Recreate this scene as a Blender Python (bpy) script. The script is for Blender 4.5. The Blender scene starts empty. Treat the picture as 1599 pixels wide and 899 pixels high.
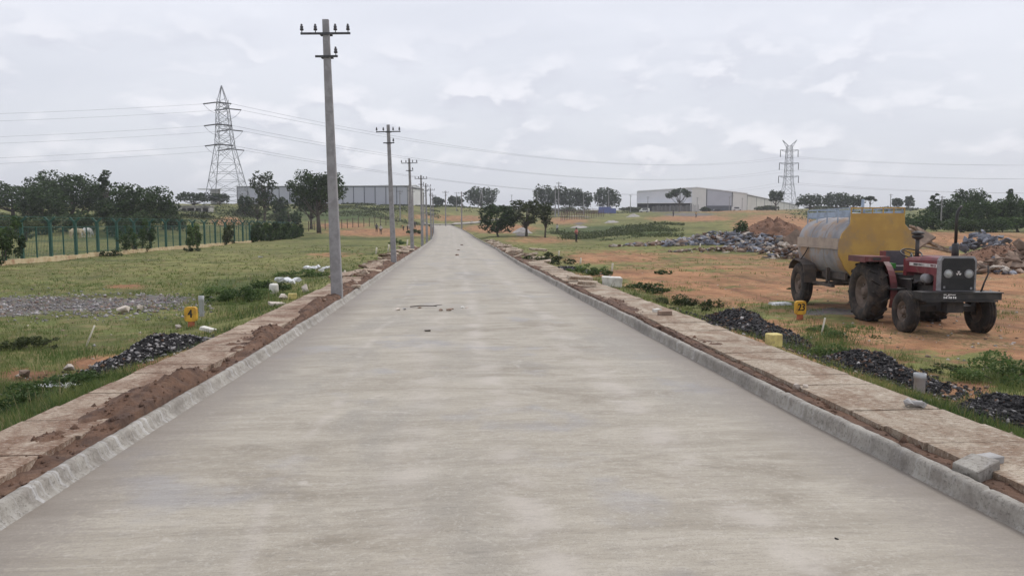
import bpy, bmesh, math, random
import numpy as np
from mathutils import Vector, Matrix
random.seed(7); RNG = np.random.default_rng(11)
scene = bpy.context.scene
COL = scene.collection
R = math.radians

# ------------------------------------------------------------------ camera numbers
F, CX, CY, H = 1160.0, 799.5, 449.5, 1.75
YAW, PIT = math.atan(95 / F), math.atan(96 / F)

def ray(px, py):
    a = (px - CX) / F; b = -(py - CY) / F
    sy, cy, sp, cp = math.sin(YAW), math.cos(YAW), math.sin(PIT), math.cos(PIT)
    return (sy * cp + a * cy + b * sy * sp, cy * cp - a * sy + b * cy * sp, -sp + b * cp)

def at_y(px, py, Y):
    d = ray(px, py); t = Y / d[1]
    return Vector((d[0] * t, Y, H + d[2] * t))

def at_z(px, py, z):
    d = ray(px, py); t = (z - H) / d[2]
    return Vector((d[0] * t, d[1] * t, z))

def to_px(x, y, z):
    sy, cy, sp, cp = math.sin(YAW), math.cos(YAW), math.sin(PIT), math.cos(PIT)
    z = z - H
    r = x * cy - y * sy
    f = x * sy * cp + y * cy * cp - z * sp
    u = x * sy * sp + y * cy * sp + z * cp
    f = np.maximum(f, 0.3)
    return CX + F * r / f, CY - F * u / f

# ------------------------------------------------------------------ value noise
def _h(ix, iy, s):
    n = (ix.astype(np.int64) * 374761393 + iy.astype(np.int64) * 668265263 + s * 974711) & 0x7fffffff
    n = ((n ^ (n >> 13)) * 1274126177) & 0x7fffffff
    return ((n ^ (n >> 16)) & 0xffff) / 65535.0

def vnoise(x, y, s=0):
    x = np.asarray(x, float); y = np.asarray(y, float)
    ix, iy = np.floor(x), np.floor(y); fx, fy = x - ix, y - iy
    fx = fx * fx * (3 - 2 * fx); fy = fy * fy * (3 - 2 * fy)
    a, b, c, d = _h(ix, iy, s), _h(ix + 1, iy, s), _h(ix, iy + 1, s), _h(ix + 1, iy + 1, s)
    return (a * (1 - fx) + b * fx) * (1 - fy) + (c * (1 - fx) + d * fx) * fy

def fbm(x, y, s=0, o=4):
    v = 0; a = .5
    for k in range(o):
        v = v + a * vnoise(np.asarray(x) * 2 ** k, np.asarray(y) * 2 ** k, s + k); a *= .5
    return v / (1 - .5 ** o)

def sstep(a, b, x):
    t = np.clip((np.asarray(x, float) - a) / (b - a), 0, 1)
    return t * t * (3 - 2 * t)

# ------------------------------------------------------------------ road and terrain shape
RY = [-30, 4, 6, 10, 18, 34, 45, 57, 93, 120, 162, 230, 300]
XR = [3.3, 3.26, 3.2, 3.18, 3.1, 3.06, 3.2, 3.4, 3.4, 3.1, 2.2, .2, -2]
XL = [-2.66, -2.66, -2.6, -2.49, -2.44, -2.42, -2.38, -2.34, -2.36, -2.7, -3.8, -5.8, -8]
def x_r(y): return np.interp(y, RY, XR)
def x_l(y): return np.interp(y, RY, XL)
def z_road(y): return np.interp(y, [-30, 80, 100, 162, 232, 300], [0, 0, .08, 1.15, 2.1, 4.2])

AZ = [-600, 0, 250, 450, 600, 720, 800, 900, 1050, 1200, 1350, 1600, 2300]
TY = [0, 30, 55, 85, 110, 150, 200, 260, 320, 400, 600, 3000]
TZ = [  # rows follow TY, columns AZ
 [-.28] * 13,
 [-.28, -.28, -.28, -.28, -.28, -.28, -.28, -.28, -.28, -.28, -.28, -.28, -.28],
 [-.25, -.25, -.25, -.28, -.28, -.28, -.28, -.28, -.28, -.25, -.15, 0, 0],
 [-.1, -.1, -.1, -.1, -.2, -.25, -.1, -.1, .4, .5, .5, .6, .8],
 [.4, .2, .0, -.05, -.15, 0, .5, .0, 1.2, 1.3, 1.0, .9, 1.2],
 [4.4, 3.8, 2.8, .9, .6, .8, 1.6, 1.0, 2.4, 3.0, 2.4, 2.0, 2.0],
 [6.5, 6.2, 5.4, 3.5, 3.0, 2.2, 2.8, 3.2, 4.2, 4.8, 4.5, 4.0, 4.0],
 [8.5, 8.2, 8.6, 8.8, 8.2, 4.8, 5.0, 5.4, 6.4, 7.2, 7.0, 6.0, 6.0],
 [10, 10, 11.0, 11.2, 11.2, 9.6, 8.0, 7.6, 7.7, 8.5, 9.4, 8.5, 8.5],
 [11, 11, 12.4, 12.4, 12.4, 12.0, 10.8, 10.2, 9.9, 10.6, 12, 11, 11],
 [14, 14, 15, 15, 15, 15, 14.5, 14.5, 14.5, 15, 15.5, 15, 15],
 [44, 44, 45, 45, 45, 45, 45, 45, 45, 46, 46, 46, 46]]
TZ = np.array(TZ, float); AZ = np.array(AZ, float); TY = np.array(TY, float)
BUMPS = []   # earth mounds: x, y, rx, ry, h

def T(x, y):
    x = np.asarray(x, float); y = np.asarray(y, float)
    yy = np.maximum(y, 1e-3)
    az = np.clip(705 + 1160 * x / np.maximum(yy, 12), AZ[0], AZ[-1] - .01)
    yc = np.clip(yy, 0, TY[-1] - .01)
    i = np.clip(np.searchsorted(AZ, az, side='right') - 1, 0, len(AZ) - 2)
    j = np.clip(np.searchsorted(TY, yc, side='right') - 1, 0, len(TY) - 2)
    u = (az - AZ[i]) / (AZ[i + 1] - AZ[i]); v = (yc - TY[j]) / (TY[j + 1] - TY[j])
    u = u * u * (3 - 2 * u)
    z = (TZ[j, i] * (1 - u) + TZ[j, i + 1] * u) * (1 - v) + (TZ[j + 1, i] * (1 - u) + TZ[j + 1, i + 1] * u) * v
    amp = np.interp(yy, [0, 40, 120, 400], [.10, .16, .45, 1.2])
    fr = np.interp(yy, [0, 40, 120, 400], [.30, .24, .10, .05])
    # flatten round the tractor
    flat = 1 - sstep(1.2, .6, np.hypot((x - 9.7) / 2.6, (y - 16.2) / 4.6)) * .93
    z = z + amp * (fbm(x * .22, y * .22, 3) - .5) * flat + amp * .5 * (fbm(x * .05, y * .05, 9) - .5) * flat
    z = z + np.where(y < 60, .10 * (fbm(x * 1.3, y * 1.3, 5) - .5), 0) * flat
    for (bx, by, rx, ry, h) in BUMPS:
        q = ((x - bx) / rx) ** 2 + ((y - by) / ry) ** 2
        z = z + h * np.exp(-q * 1.6) * (.75 + .5 * fbm(x * .8, y * .8, 21))
    # road corridor
    xl, xr, zr = x_l(y), x_r(y), z_road(y)
    d = np.maximum(xl - .95 - x, x - xr - 1.12)
    k = sstep(0, np.interp(yy, [0, 60, 150, 240], [1.5, 3, 10, 22]), d)
    end = sstep(262, 236, y)
    under = -.14 - .0012 * np.clip(y, 0, 300)
    side = np.where(d < 0, zr + under, zr + .03 + (0 * d))
    k = 1 - (1 - k) * end
    side = zr + under + (.17 + .0012 * np.clip(y, 0, 300)) * sstep(-.02, .25, d)
    return side * (1 - k) + z * k

def t1(x, y): return float(T(np.array([x]), np.array([y]))[0])

def ground(px, py, y0=3.0, y1=700.0):
    """where the ray through a photo pixel meets the ground"""
    d = ray(px, py)
    ys = np.geomspace(y0, y1, 4000); t = ys / d[1]
    xs, zs = d[0] * t, H + d[2] * t
    g = T(xs, ys); w = np.where(zs <= g)[0]
    k = w[0] if len(w) else len(ys) - 1
    return Vector((xs[k], ys[k], g[k]))

def on(px, Y):
    """ground point at azimuth px, distance Y"""
    p = at_y(px, 354, Y); return Vector((p.x, Y, t1(p.x, Y)))

# ------------------------------------------------------------------ mesh builder
class MB:
    def __init__(s): s.v = []; s.f = []; s.m = []; s.sm = []
    def add(s, vs, fs, m=0, smooth=False):
        b = len(s.v); s.v.extend([tuple(v) for v in vs])
        for f in fs: s.f.append(tuple(b + i for i in f)); s.m.append(m); s.sm.append(smooth)
        return s
    def box(s, c, d, rot=None, m=0, jit=0, taper=1.0):
        x, y, z = d[0] / 2, d[1] / 2, d[2] / 2
        vs = [Vector((sx * x * (taper if sz > 0 else 1), sy * y * (taper if sz > 0 else 1), sz * z)) for sz in (-1, 1) for sx, sy in ((-1, -1), (1, -1), (1, 1), (-1, 1))]
        if jit: vs = [v + Vector((random.uniform(-jit, jit) * d[0], random.uniform(-jit, jit) * d[1], random.uniform(-jit, jit) * d[2])) for v in vs]
        if rot is not None: vs = [rot @ v for v in vs]
        vs = [v + Vector(c) for v in vs]
        return s.add(vs, [(3, 2, 1, 0), (4, 5, 6, 7), (0, 1, 5, 4), (1, 2, 6, 5), (2, 3, 7, 6), (3, 0, 4, 7)], m)
    def bar(s, a, b, w, h=None, m=0, up=None):
        """box beam from a to b"""
        a, b = Vector(a), Vector(b); h = h or w; d = b - a
        if d.length < 1e-6: return s
        q = d.to_track_quat('Y', 'Z').to_matrix()
        return s.box((a + b) / 2, (w, d.length, h), q, m)
    def tube(s, pts, rad, n=8, m=0, cap=True, smooth=True):
        pts = [Vector(p) for p in pts]
        if not hasattr(rad, '__len__'): rad = [rad] * len(pts)
        vs = []; up = None
        for i, p in enumerate(pts):
            t = (pts[min(i + 1, len(pts) - 1)] - pts[max(i - 1, 0)])
            t = t.normalized() if t.length > 1e-9 else Vector((0, 0, 1))
            if up is None:
                up = Vector((1, 0, 0)) if abs(t.x) < .8 else Vector((0, 1, 0))
            a = (up - t * up.dot(t)).normalized(); b = t.cross(a); up = a
            for k in range(n):
                g = 2 * math.pi * k / n
                vs.append(p + (a * math.cos(g) + b * math.sin(g)) * rad[i])
        fs = [(i * n + k, i * n + (k + 1) % n, (i + 1) * n + (k + 1) % n, (i + 1) * n + k) for i in range(len(pts) - 1) for k in range(n)]
        s.add(vs, fs, m, smooth)
        if cap:
            b = len(s.v) - len(vs)
            s.f.append(tuple(b + k for k in reversed(range(n)))); s.m.append(m); s.sm.append(False)
            e = b + (len(pts) - 1) * n
            s.f.append(tuple(e + k for k in range(n))); s.m.append(m); s.sm.append(False)
        return s
    def lathe(s, prof, axis='X', c=(0, 0, 0), n=32, m=0, smooth=True, closed=True):
        """prof: list of (a, r) along the axis"""
        vs = []
        for a, r in prof:
            for k in range(n):
                g = 2 * math.pi * k / n; u, w = r * math.cos(g), r * math.sin(g)
                v = {'X': (a, u, w), 'Y': (u, a, w), 'Z': (u, w, a)}[axis]
                vs.append(Vector(v) + Vector(c))
        N = len(prof)
        fs = [(i * n + k, i * n + (k + 1) % n, ((i + 1) % N) * n + (k + 1) % n, ((i + 1) % N) * n + k) for i in range(N if closed else N - 1) for k in range(n)]
        return s.add(vs, fs, m, smooth)
    def prism(s, poly, h0, h1, axis='X', m=0, smooth=False):
        """poly in the two other axes, extruded along axis"""
        n = len(poly); vs = []
        for h in (h0, h1):
            for p, q in poly:
                vs.append({'X': (h, p, q), 'Y': (p, h, q), 'Z': (p, q, h)}[axis])
        s.add(vs, [tuple(reversed(range(n))), tuple(range(n, 2 * n))], m)
        b = len(s.v) - 2 * n
        for k in range(n):
            s.f.append((b + k, b + (k + 1) % n, b + n + (k + 1) % n, b + n + k)); s.m.append(m); s.sm.append(smooth)
        return s
    def rock(s, c, r, m=0, squash=(1, 1, .7), k=10):
        """an irregular lump"""
        bm = bmesh.new()
        for i in range(k):
            v = Vector((random.gauss(0, 1), random.gauss(0, 1), random.gauss(0, 1))).normalized() * random.uniform(.75, 1.1)
            bm.verts.new((v.x * squash[0] * r, v.y * squash[1] * r, v.z * squash[2] * r))
        bmesh.ops.convex_hull(bm, input=bm.verts)
        vs = [v for v in bm.verts if v.link_faces]
        idx = {v: i for i, v in enumerate(vs)}
        s.add([v.co + Vector(c) for v in vs], [[idx[v] for v in f.verts] for f in bm.faces], m); bm.free()
        return s
    def text(s, body, size, M, m=0, depth=.004):
        cu = bpy.data.curves.new('t', 'FONT'); cu.body = body; cu.size = size; cu.align_x = 'CENTER'; cu.align_y = 'CENTER'; cu.extrude = depth; cu.resolution_u = 3
        o = bpy.data.objects.new('t', cu); COL.objects.link(o)
        bpy.context.view_layer.update()
        me = bpy.data.meshes.new_from_object(o.evaluated_get(bpy.context.evaluated_depsgraph_get()))
        s.add([M @ v.co for v in me.vertices], [tuple(p.vertices) for p in me.polygons], m)
        bpy.data.objects.remove(o); bpy.data.curves.remove(cu); bpy.data.meshes.remove(me)
        return s
    def xf(s, M):
        s.v = [tuple(M @ Vector(v)) for v in s.v]; return s
    def build(s, name, mats, parent=None, loc=None, rz=0, **tags):
        me = bpy.data.meshes.new(name); me.from_pydata(s.v, [], s.f)
        for mm in (mats if isinstance(mats, (list, tuple)) else [mats]): me.materials.append(mm)
        me.polygons.foreach_set('material_index', s.m); me.polygons.foreach_set('use_smooth', s.sm)
        bm = bmesh.new(); bm.from_mesh(me); bmesh.ops.recalc_face_normals(bm, faces=bm.faces); bm.to_mesh(me); bm.free()
        me.update()
        o = bpy.data.objects.new(name, me); COL.objects.link(o)
        if parent: o.parent = parent
        if loc is not None: o.location = loc
        o.rotation_euler.z = rz
        tag(o, **tags)
        return o

def tag(o, label=None, cat=None, group=None, kind=None):
    if label: o['label'] = label
    if cat: o['category'] = cat
    if group: o['group'] = group
    if kind: o['kind'] = kind

def empty(name, loc, rz=0, **tags):
    o = bpy.data.objects.new(name, None); COL.objects.link(o); o.location = loc; o.rotation_euler.z = rz
    o.empty_display_size = .2; tag(o, **tags); return o

def np_mesh(name, V, faces, mats, mi=None, parent=None, smooth=False, **tags):
    """V (n,3), faces (m,k) -> object"""
    me = bpy.data.meshes.new(name); m, k = faces.shape
    me.vertices.add(len(V)); me.vertices.foreach_set('co', V.astype(np.float32).ravel())
    me.loops.add(m * k); me.loops.foreach_set('vertex_index', faces.astype(np.int32).ravel())
    me.polygons.add(m); me.polygons.foreach_set('loop_start', np.arange(0, m * k, k, dtype=np.int32))
    if smooth: me.polygons.foreach_set('use_smooth', np.ones(m, bool))
    for mm in (mats if isinstance(mats, (list, tuple)) else [mats]): me.materials.append(mm)
    if mi is not None: me.polygons.foreach_set('material_index', mi.astype(np.int32))
    me.update(calc_edges=True); me.validate()
    o = bpy.data.objects.new(name, me); COL.objects.link(o)
    if parent: o.parent = parent
    tag(o, **tags); return o

def copy_tree(o, parent=None):
    c = o.copy(); COL.objects.link(c)
    if parent: c.parent = parent
    for ch in list(o.children): copy_tree(ch, c)
    return c

# ------------------------------------------------------------------ materials
def nodes(name):
    m = bpy.data.materials.new(name); m.use_nodes = True
    nt = m.node_tree; return m, nt, nt.nodes['Principled BSDF'], nt.nodes['Material Output']

class NB:
    """short-hand for node trees"""
    def __init__(s, nt): s.nt = nt
    def n(s, t, **kw):
        x = s.nt.nodes.new(t)
        for k, v in kw.items():
            if k.startswith('i_'):
                key = k[2:]; key = int(key) if key.isdigit() else key.replace('_', ' ')
                if hasattr(v, 'is_output') or isinstance(v, bpy.types.NodeSocket): s.nt.links.new(v, x.inputs[key])
                else: x.inputs[key].default_value = v
            else: setattr(x, k, v)
        return x
    def coord(s, w='Object'): return s.n('ShaderNodeTexCoord').outputs[w]
    def mapv(s, v, scale=(1, 1, 1), loc=(0, 0, 0), rot=(0, 0, 0)):
        return s.n('ShaderNodeMapping', i_Vector=v, i_Scale=scale, i_Location=loc, i_Rotation=rot).outputs[0]
    def noise(s, v, scale=5, detail=5, rough=.6, dist=0):
        return s.n('ShaderNodeTexNoise', i_Vector=v, i_Scale=scale, i_Detail=detail, i_Roughness=rough, i_Distortion=dist).outputs[0]
    def ss(s, x, a, b):
        r = s.n('ShaderNodeMapRange', interpolation_type='SMOOTHSTEP', i_0=x, i_1=a, i_2=b); return r.outputs[0]
    def mix(s, f, a, b, mode='MIX'):
        x = s.n('ShaderNodeMix', data_type='RGBA', blend_type=mode)
        for k, v in ((0, f), (6, a), (7, b)):
            if isinstance(v, bpy.types.NodeSocket): s.nt.links.new(v, x.inputs[k])
            elif k == 0: x.inputs[0].default_value = v
            else: x.inputs[k].default_value = (*v[:3], 1)
        return x.outputs[2]
    def math(s, op, a, b=0.0, c=0.0):
        x = s.n('ShaderNodeMath', operation=op)
        for k, v in enumerate((a, b, c)):
            if isinstance(v, bpy.types.NodeSocket): s.nt.links.new(v, x.inputs[k])
            else: x.inputs[k].default_value = v
        return x.outputs[0]
    def bump(s, h, st=.3, d=.02):
        return s.n('ShaderNodeBump', i_Height=h, i_Strength=st, i_Distance=d).outputs[0]
    def link(s, a, b): s.nt.links.new(a, b)

def mat(name, c1, c2=None, scale=6, rough=.8, metal=0, bump=.2, bscale=None, lo=.4, hi=.62, c3=None, s3=2, lo3=.55, hi3=.7, dist=.01, spec=.5, island=0):
    m, nt, b, out = nodes(name); k = NB(nt); v = k.coord()
    c2 = c2 or tuple(x * .8 for x in c1)
    n = k.noise(v, scale, 6, .65)
    c = k.mix(k.ss(n, lo, hi), c1, c2)
    if c3: c = k.mix(k.ss(k.noise(k.mapv(v, loc=(3, 7, 1)), s3, 7, .7), lo3, hi3), c, c3)
    if island:
        g = k.math('FRACT', k.math('ADD', k.n('ShaderNodeNewGeometry').outputs['Random Per Island'], k.n('ShaderNodeObjectInfo').outputs['Random']))
        c = k.mix(1.0, c, k.mix(g, (1 - island,) * 3, (1 + island,) * 3), 'MULTIPLY')
    k.link(c, b.inputs['Base Color'])
    b.inputs['Roughness'].default_value = rough; b.inputs['Metallic'].default_value = metal; b.inputs['Specular IOR Level'].default_value = spec
    if bump: k.link(k.bump(k.noise(v, bscale or scale * 3, 6, .7), bump, dist), b.inputs['Normal'])
    return m

def leaf_mat(name, lo, hi, third=None, trans=.25):
    m, nt, b, out = nodes(name); k = NB(nt)
    g = k.n('ShaderNodeNewGeometry').outputs['Random Per Island']
    c = k.mix(g, lo, hi)
    n = k.noise(k.coord(), .7, 3, .6)
    c = k.mix(k.ss(n, .35, .65), c, third or tuple(x * .7 for x in lo))
    k.link(c, b.inputs['Base Color']); b.inputs['Roughness'].default_value = .65; b.inputs['Specular IOR Level'].default_value = .25
    t = k.n('ShaderNodeBsdfTranslucent'); k.link(c, t.inputs[0])
    mx = k.n('ShaderNodeMixShader', i_0=trans); k.link(b.outputs[0], mx.inputs[1]); k.link(t.outputs[0], mx.inputs[2]); k.link(mx.outputs[0], out.inputs[0])
    return m

M = {}
M['pole'] = mat('pole_concrete', (.30, .29, .29), (.23, .22, .22), 5, .85, bump=.25, bscale=40)
M['iron'] = mat('galvanised_dark_iron', (.08, .08, .085), (.05, .05, .05), 20, .6, .5)
M['insul'] = mat('brown_porcelain', (.05, .045, .05), None, 8, .25, bump=0)
M['steel'] = mat('galvanised_steel', (.33, .34, .36), (.24, .25, .27), 2, .55, .5, bump=0)
M['wire'] = mat('aluminium_wire', (.22, .22, .24), None, 2, .5, .3, bump=0)
def kerb_material(name, dark, streak, white):
    m, nt, b, out = nodes(name); k = NB(nt); v = k.coord()
    n = k.noise(v, 4.5, 8, .75); f = k.noise(v, 38, 5, .8); s = k.noise(k.mapv(v, (2, 13, 1.5)), 1.0, 7, .75, .6); l = k.noise(k.mapv(v, (.5, .8, .5), (9, 2, 0)), 1, 4, .6)
    c = k.mix(k.ss(n, .34, .66), (.41, .385, .34), (.25, .225, .195))
    c = k.mix(k.math('MULTIPLY', k.ss(s, .50, .66), streak), c, (.60, .59, .58))
    c = k.mix(k.math('MULTIPLY', k.ss(l, .45, .65), dark), c, (.15, .135, .12))
    c = k.mix(k.math('MULTIPLY', k.ss(f, .52, .64), .6), c, (.11, .095, .08))
    # splashed earth on the side turned from the road
    k.link(c, b.inputs['Base Color']); b.inputs['Roughness'].default_value = .92; b.inputs['Specular IOR Level'].default_value = .3
    k.link(k.bump(k.math('ADD', k.math('MULTIPLY', f, .6), k.math('ADD', n, k.math('MULTIPLY', s, .5))), .7, .02), b.inputs['Normal'])
    return m
M['kerb'] = kerb_material('kerb_concrete', .55, .25, 0); M['kerbl'] = kerb_material('mortared_kerb_concrete', .25, .7, 0)
def slab_material(name, a, c, dirt, k0):
    m, nt, b, out = nodes(name); k = NB(nt); v = k.coord()
    g = k.n('ShaderNodeNewGeometry').outputs['Random Per Island']
    n = k.noise(v, 2.4, 8, .72); f = k.noise(k.mapv(v, (1, 2.2, 1)), 16, 6, .8); f2 = k.noise(v, 60, 4, .8); d = k.noise(k.mapv(v, (1.3, .9, 1), (5, 1, 2)), 1.4, 8, .72, .4)
    col = k.mix(k.ss(n, .35, .66), a, c)
    col = k.mix(1.0, col, k.mix(g, (.86, .85, .84), (1.10, 1.10, 1.10)), 'MULTIPLY')
    col = k.mix(k.math('MULTIPLY', k.ss(d, .44, .60), k0), col, dirt)
    col = k.mix(k.math('MULTIPLY', k.ss(f, .52, .62), .70), col, tuple(x * .55 for x in dirt))
    col = k.mix(k.math('MULTIPLY', k.ss(f, .47, .37), .55), col, (.64, .58, .50))
    col = k.mix(k.math('MULTIPLY', k.ss(f2, .52, .62), .55), col, (.13, .10, .08))
    k.link(col, b.inputs['Base Color']); b.inputs['Roughness'].default_value = .92; b.inputs['Specular IOR Level'].default_value = .25
    k.link(k.bump(k.math('ADD', f, k.math('MULTIPLY', f2, .7)), .7, .015), b.inputs['Normal'])
    return m
M['slab'] = slab_material('footpath_slab_concrete', (.49, .415, .325), (.38, .305, .23), (.26, .175, .118), .9)
M['slabl'] = slab_material('dusty_slab_concrete', (.46, .37, .285), (.36, .27, .20), (.22, .135, .09), 1.0)
M['soil'] = mat('red_brown_soil', (.17, .095, .06), (.10, .058, .04), 5, .95, bump=1.0, bscale=14, c3=(.23, .14, .09), s3=2.5, dist=.05)
M['mound'] = mat('excavated_red_earth', (.22, .115, .07), (.14, .075, .048), 1.2, .95, bump=.8, bscale=4, dist=.1)
M['tar'] = mat('tarred_gravel', (.026, .025, .027), (.045, .042, .042), 14, .9, bump=.8, bscale=40, island=.5, dist=.02, spec=.3)
M['chip'] = mat('pale_stone_chip', (.30, .28, .27), (.2, .19, .19), 6, .85, bump=.2, island=.5)
M['bluestone'] = mat('blue_grey_stone', (.22, .228, .262), (.13, .135, .16), 2.5, .85, bump=.4, c3=(.34, .34, .36), s3=1.2, island=.4)
M['brownstone'] = mat('brown_weathered_stone', (.27, .19, .14), (.17, .12, .09), 2.5, .9, bump=.5, island=.35)
M['palestone'] = mat('pale_buff_stone', (.50, .44, .38), (.36, .31, .26), 3, .9, bump=.4, island=.3)
M['white'] = mat('whitewashed_block', (.68, .66, .60), (.50, .47, .42), 5, .85, bump=.3)
M['sheet'] = mat('white_plastic_sheet', (.75, .76, .76), (.58, .58, .57), 6, .5, bump=.3)
M['cement'] = mat('grey_cement', (.40, .385, .37), (.28, .27, .26), 6, .9, bump=.5)
M['yellow'] = mat('yellow_marker_paint', (.70, .40, .04), (.56, .30, .03), 7, .65, bump=.3, c3=(.30, .17, .07), s3=9, lo3=.54, hi3=.70)
M['yblock'] = mat('yellow_painted_block', (.68, .57, .22), (.52, .42, .17), 9, .9, bump=.5, c3=(.34, .26, .15), s3=7, lo3=.55, hi3=.7)
M['black'] = mat('black_paint', (.015, .015, .016), None, 5, .5, bump=0)
M['redbase'] = mat('red_brick_base', (.45, .13, .06), (.3, .1, .05), 9, .8)
M['pvc'] = mat('grey_pvc_pipe', (.42, .43, .44), (.33, .33, .33), 5, .5, bump=.05)
M['stick'] = mat('bleached_stick', (.62, .58, .48), (.5, .45, .35), 9, .8)
M['wood'] = mat('weathered_plank', (.34, .26, .20), (.2, .14, .1), 4, .85, bump=.3, island=.3)
M['fence'] = mat('green_fence_paint', (.018, .085, .060), (.014, .064, .046), 4, .6, bump=.05)
M['mesh'] = mat('green_mesh_wire', (.03, .10, .078), (.025, .08, .062), 4, .6, bump=0)
M['plinth'] = mat('ochre_plinth', (.58, .47, .29), (.47, .34, .19), 2, .9, bump=.4, c3=(.34, .15, .09), s3=.8)
M['bark'] = mat('tree_bark', (.10, .08, .065), (.06, .05, .04), 6, .9, bump=.5)
M['leafA'] = leaf_mat('dark_leaf', (.032, .056, .020), (.085, .132, .043))
M['leafB'] = leaf_mat('mid_green_leaf', (.038, .068, .020), (.098, .152, .044))
M['leafC'] = leaf_mat('far_tree_leaf', (.031, .051, .021), (.078, .115, .043))
M['leafD'] = leaf_mat('fresh_weed_leaf', (.075, .125, .038), (.19, .26, .085), trans=.4)
M['leafE'] = leaf_mat('olive_scrub_leaf', (.05, .065, .025), (.10, .12, .045))
M['leafF'] = leaf_mat('rough_bank_leaf', (.075, .095, .038), (.15, .17, .075))
M['grass'] = leaf_mat('grass_blade', (.125, .155, .045), (.285, .285, .105), (.11, .16, .045), trans=.35)
M['dry'] = leaf_mat('dry_grass_blade', (.28, .24, .12), (.40, .34, .19), (.2, .18, .08), trans=.3)
# ------------------------------------------------------------------ earth mounds that belong to the terrain
def bump_at(px, Y, rx, ry, h):
    p = at_y(px, 354, Y); BUMPS.append((p.x, Y, rx, ry, h))
bump_at(1590, 58, 26, 6, .9); bump_at(1440, 74, 14, 5, .8)      # sandy berm before the wood
bump_at(1195, 96, 4, 8, 1.2)
bump_at(355, 118, 5, 4, 1.2)
bump_at(1580, 36, 3.4, 2.6, .75)
bump_at(1120, 62, 9, 4, .45)

# ------------------------------------------------------------------ ground sheet
def blobs(px, py, L):
    v = np.zeros_like(px)
    for cx, cy, rx, ry, a in L:
        q = ((px - cx) / rx) ** 2 + ((py - cy) / ry) ** 2
        v = np.maximum(v, a * np.exp(-q * 1.1)) if a > 0 else v + a * np.exp(-q * 1.1) * (v > 0)
    return v
DIRT = [(1130, 462, 130, 20, 1), (1240, 455, 90, 20, 1), (1450, 520, 190, 40, 1), (1620, 520, 90, 60, 1), (1060, 440, 110, 14, .95), (1010, 428, 150, 10, .95), (960, 402, 120, 15, .8),
        (1130, 402, 160, 9, .65), (780, 357, 75, 9, .95), (845, 375, 100, 10, .62), (1500, 374, 170, 14, 1.1), (1210, 352, 75, 22, 1.1), (1130, 335, 40, 12, .5), (1565, 415, 65, 28, 1), (1430, 400, 100, 22, .8),
        (885, 345, 60, 9, .7), (1080, 341, 90, 7, .9), (600, 363, 110, 8, 1), (655, 360, 40, 12, .9), (535, 352, 60, 7, .8), (665, 338, 60, 8, .6), (355, 346, 30, 8, 1.1),
        (170, 570, 95, 17, .95), (40, 585, 60, 14, .8), (200, 447, 45, 7, .8), (520, 398, 60, 7, .62), (330, 520, 60, 10, .6), (1480, 610, 110, 26, .95), (1330, 560, 120, 18, .7), (1180, 505, 90, 12, .7),
        (1560, 670, 70, 30, .9), (1250, 435, 470, 60, .66), (1370, 560, 330, 60, .62), (1050, 408, 300, 30, .50), (1450, 480, 300, 80, .80), (1560, 450, 120, 40, .85), (1180, 520, 90, 26, .9), (1385, 585, 100, 36, .9), (1580, 650, 80, 40, .9), (235, 560, 90, 26, .6), (1150, 330, 200, 5, .6), (250, 520, 220, 26, .28), (300, 425, 240, 20, .25), (720, 341, 60, 6, .9), (1520, 440, 100, 8, .55), (870, 415, 60, 5, .4)]
GRAV = [(90, 475, 190, 15, 1), (250, 468, 70, 10, .9), (0, 480, 90, 18, 1), (1300, 487, 75, 7, 1.0), (815, 366, 15, 4, .9), (905, 349, 14, 3, .8), (1075, 335, 60, 4, .8), (1100, 466, 60, 6, .35), (1215, 520, 60, 10, .5)]
LUSH = [(960, 360, 130, 11, 1), (1300, 345, 60, 12, 1), (370, 455, 120, 40, .7), (60, 620, 150, 50, .6), (1300, 540, 130, 22, .75), (1560, 590, 70, 30, .8), (520, 335, 160, 18, .8), (60, 340, 200, 18, .5), (560, 385, 60, 20, .5), (400, 335, 60, 16, .7), (240, 372, 260, 14, .6), (1000, 465, 90, 20, .6)]

NA, NY = 380, 420
ya = np.concatenate([np.linspace(-14, 2, 24, endpoint=False), np.geomspace(14, 3014, NY - 24) - 12])
aa = np.linspace(-1.75, 1.95, NA)
YY, AA = np.meshgrid(ya, aa, indexing='ij')
XX = AA * (np.maximum(YY, -8) + 11) + 0.0
ZZ = T(XX, YY)
PX, PY = to_px(XX, YY, ZZ)
ok = YY > 1.5
d_ = np.where(ok, blobs(PX, PY, DIRT), .3); g_ = np.where(ok, blobs(PX, PY, GRAV), 0); l_ = np.where(ok, blobs(PX, PY, LUSH), .3)
# both verges beside the path carry bare soil patches
idx = np.arange(len(ya) * NA).reshape(len(ya), NA)
faces = np.stack([idx[:-1, :-1], idx[:-1, 1:], idx[1:, 1:], idx[1:, :-1]], -1).reshape(-1, 4)

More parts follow.
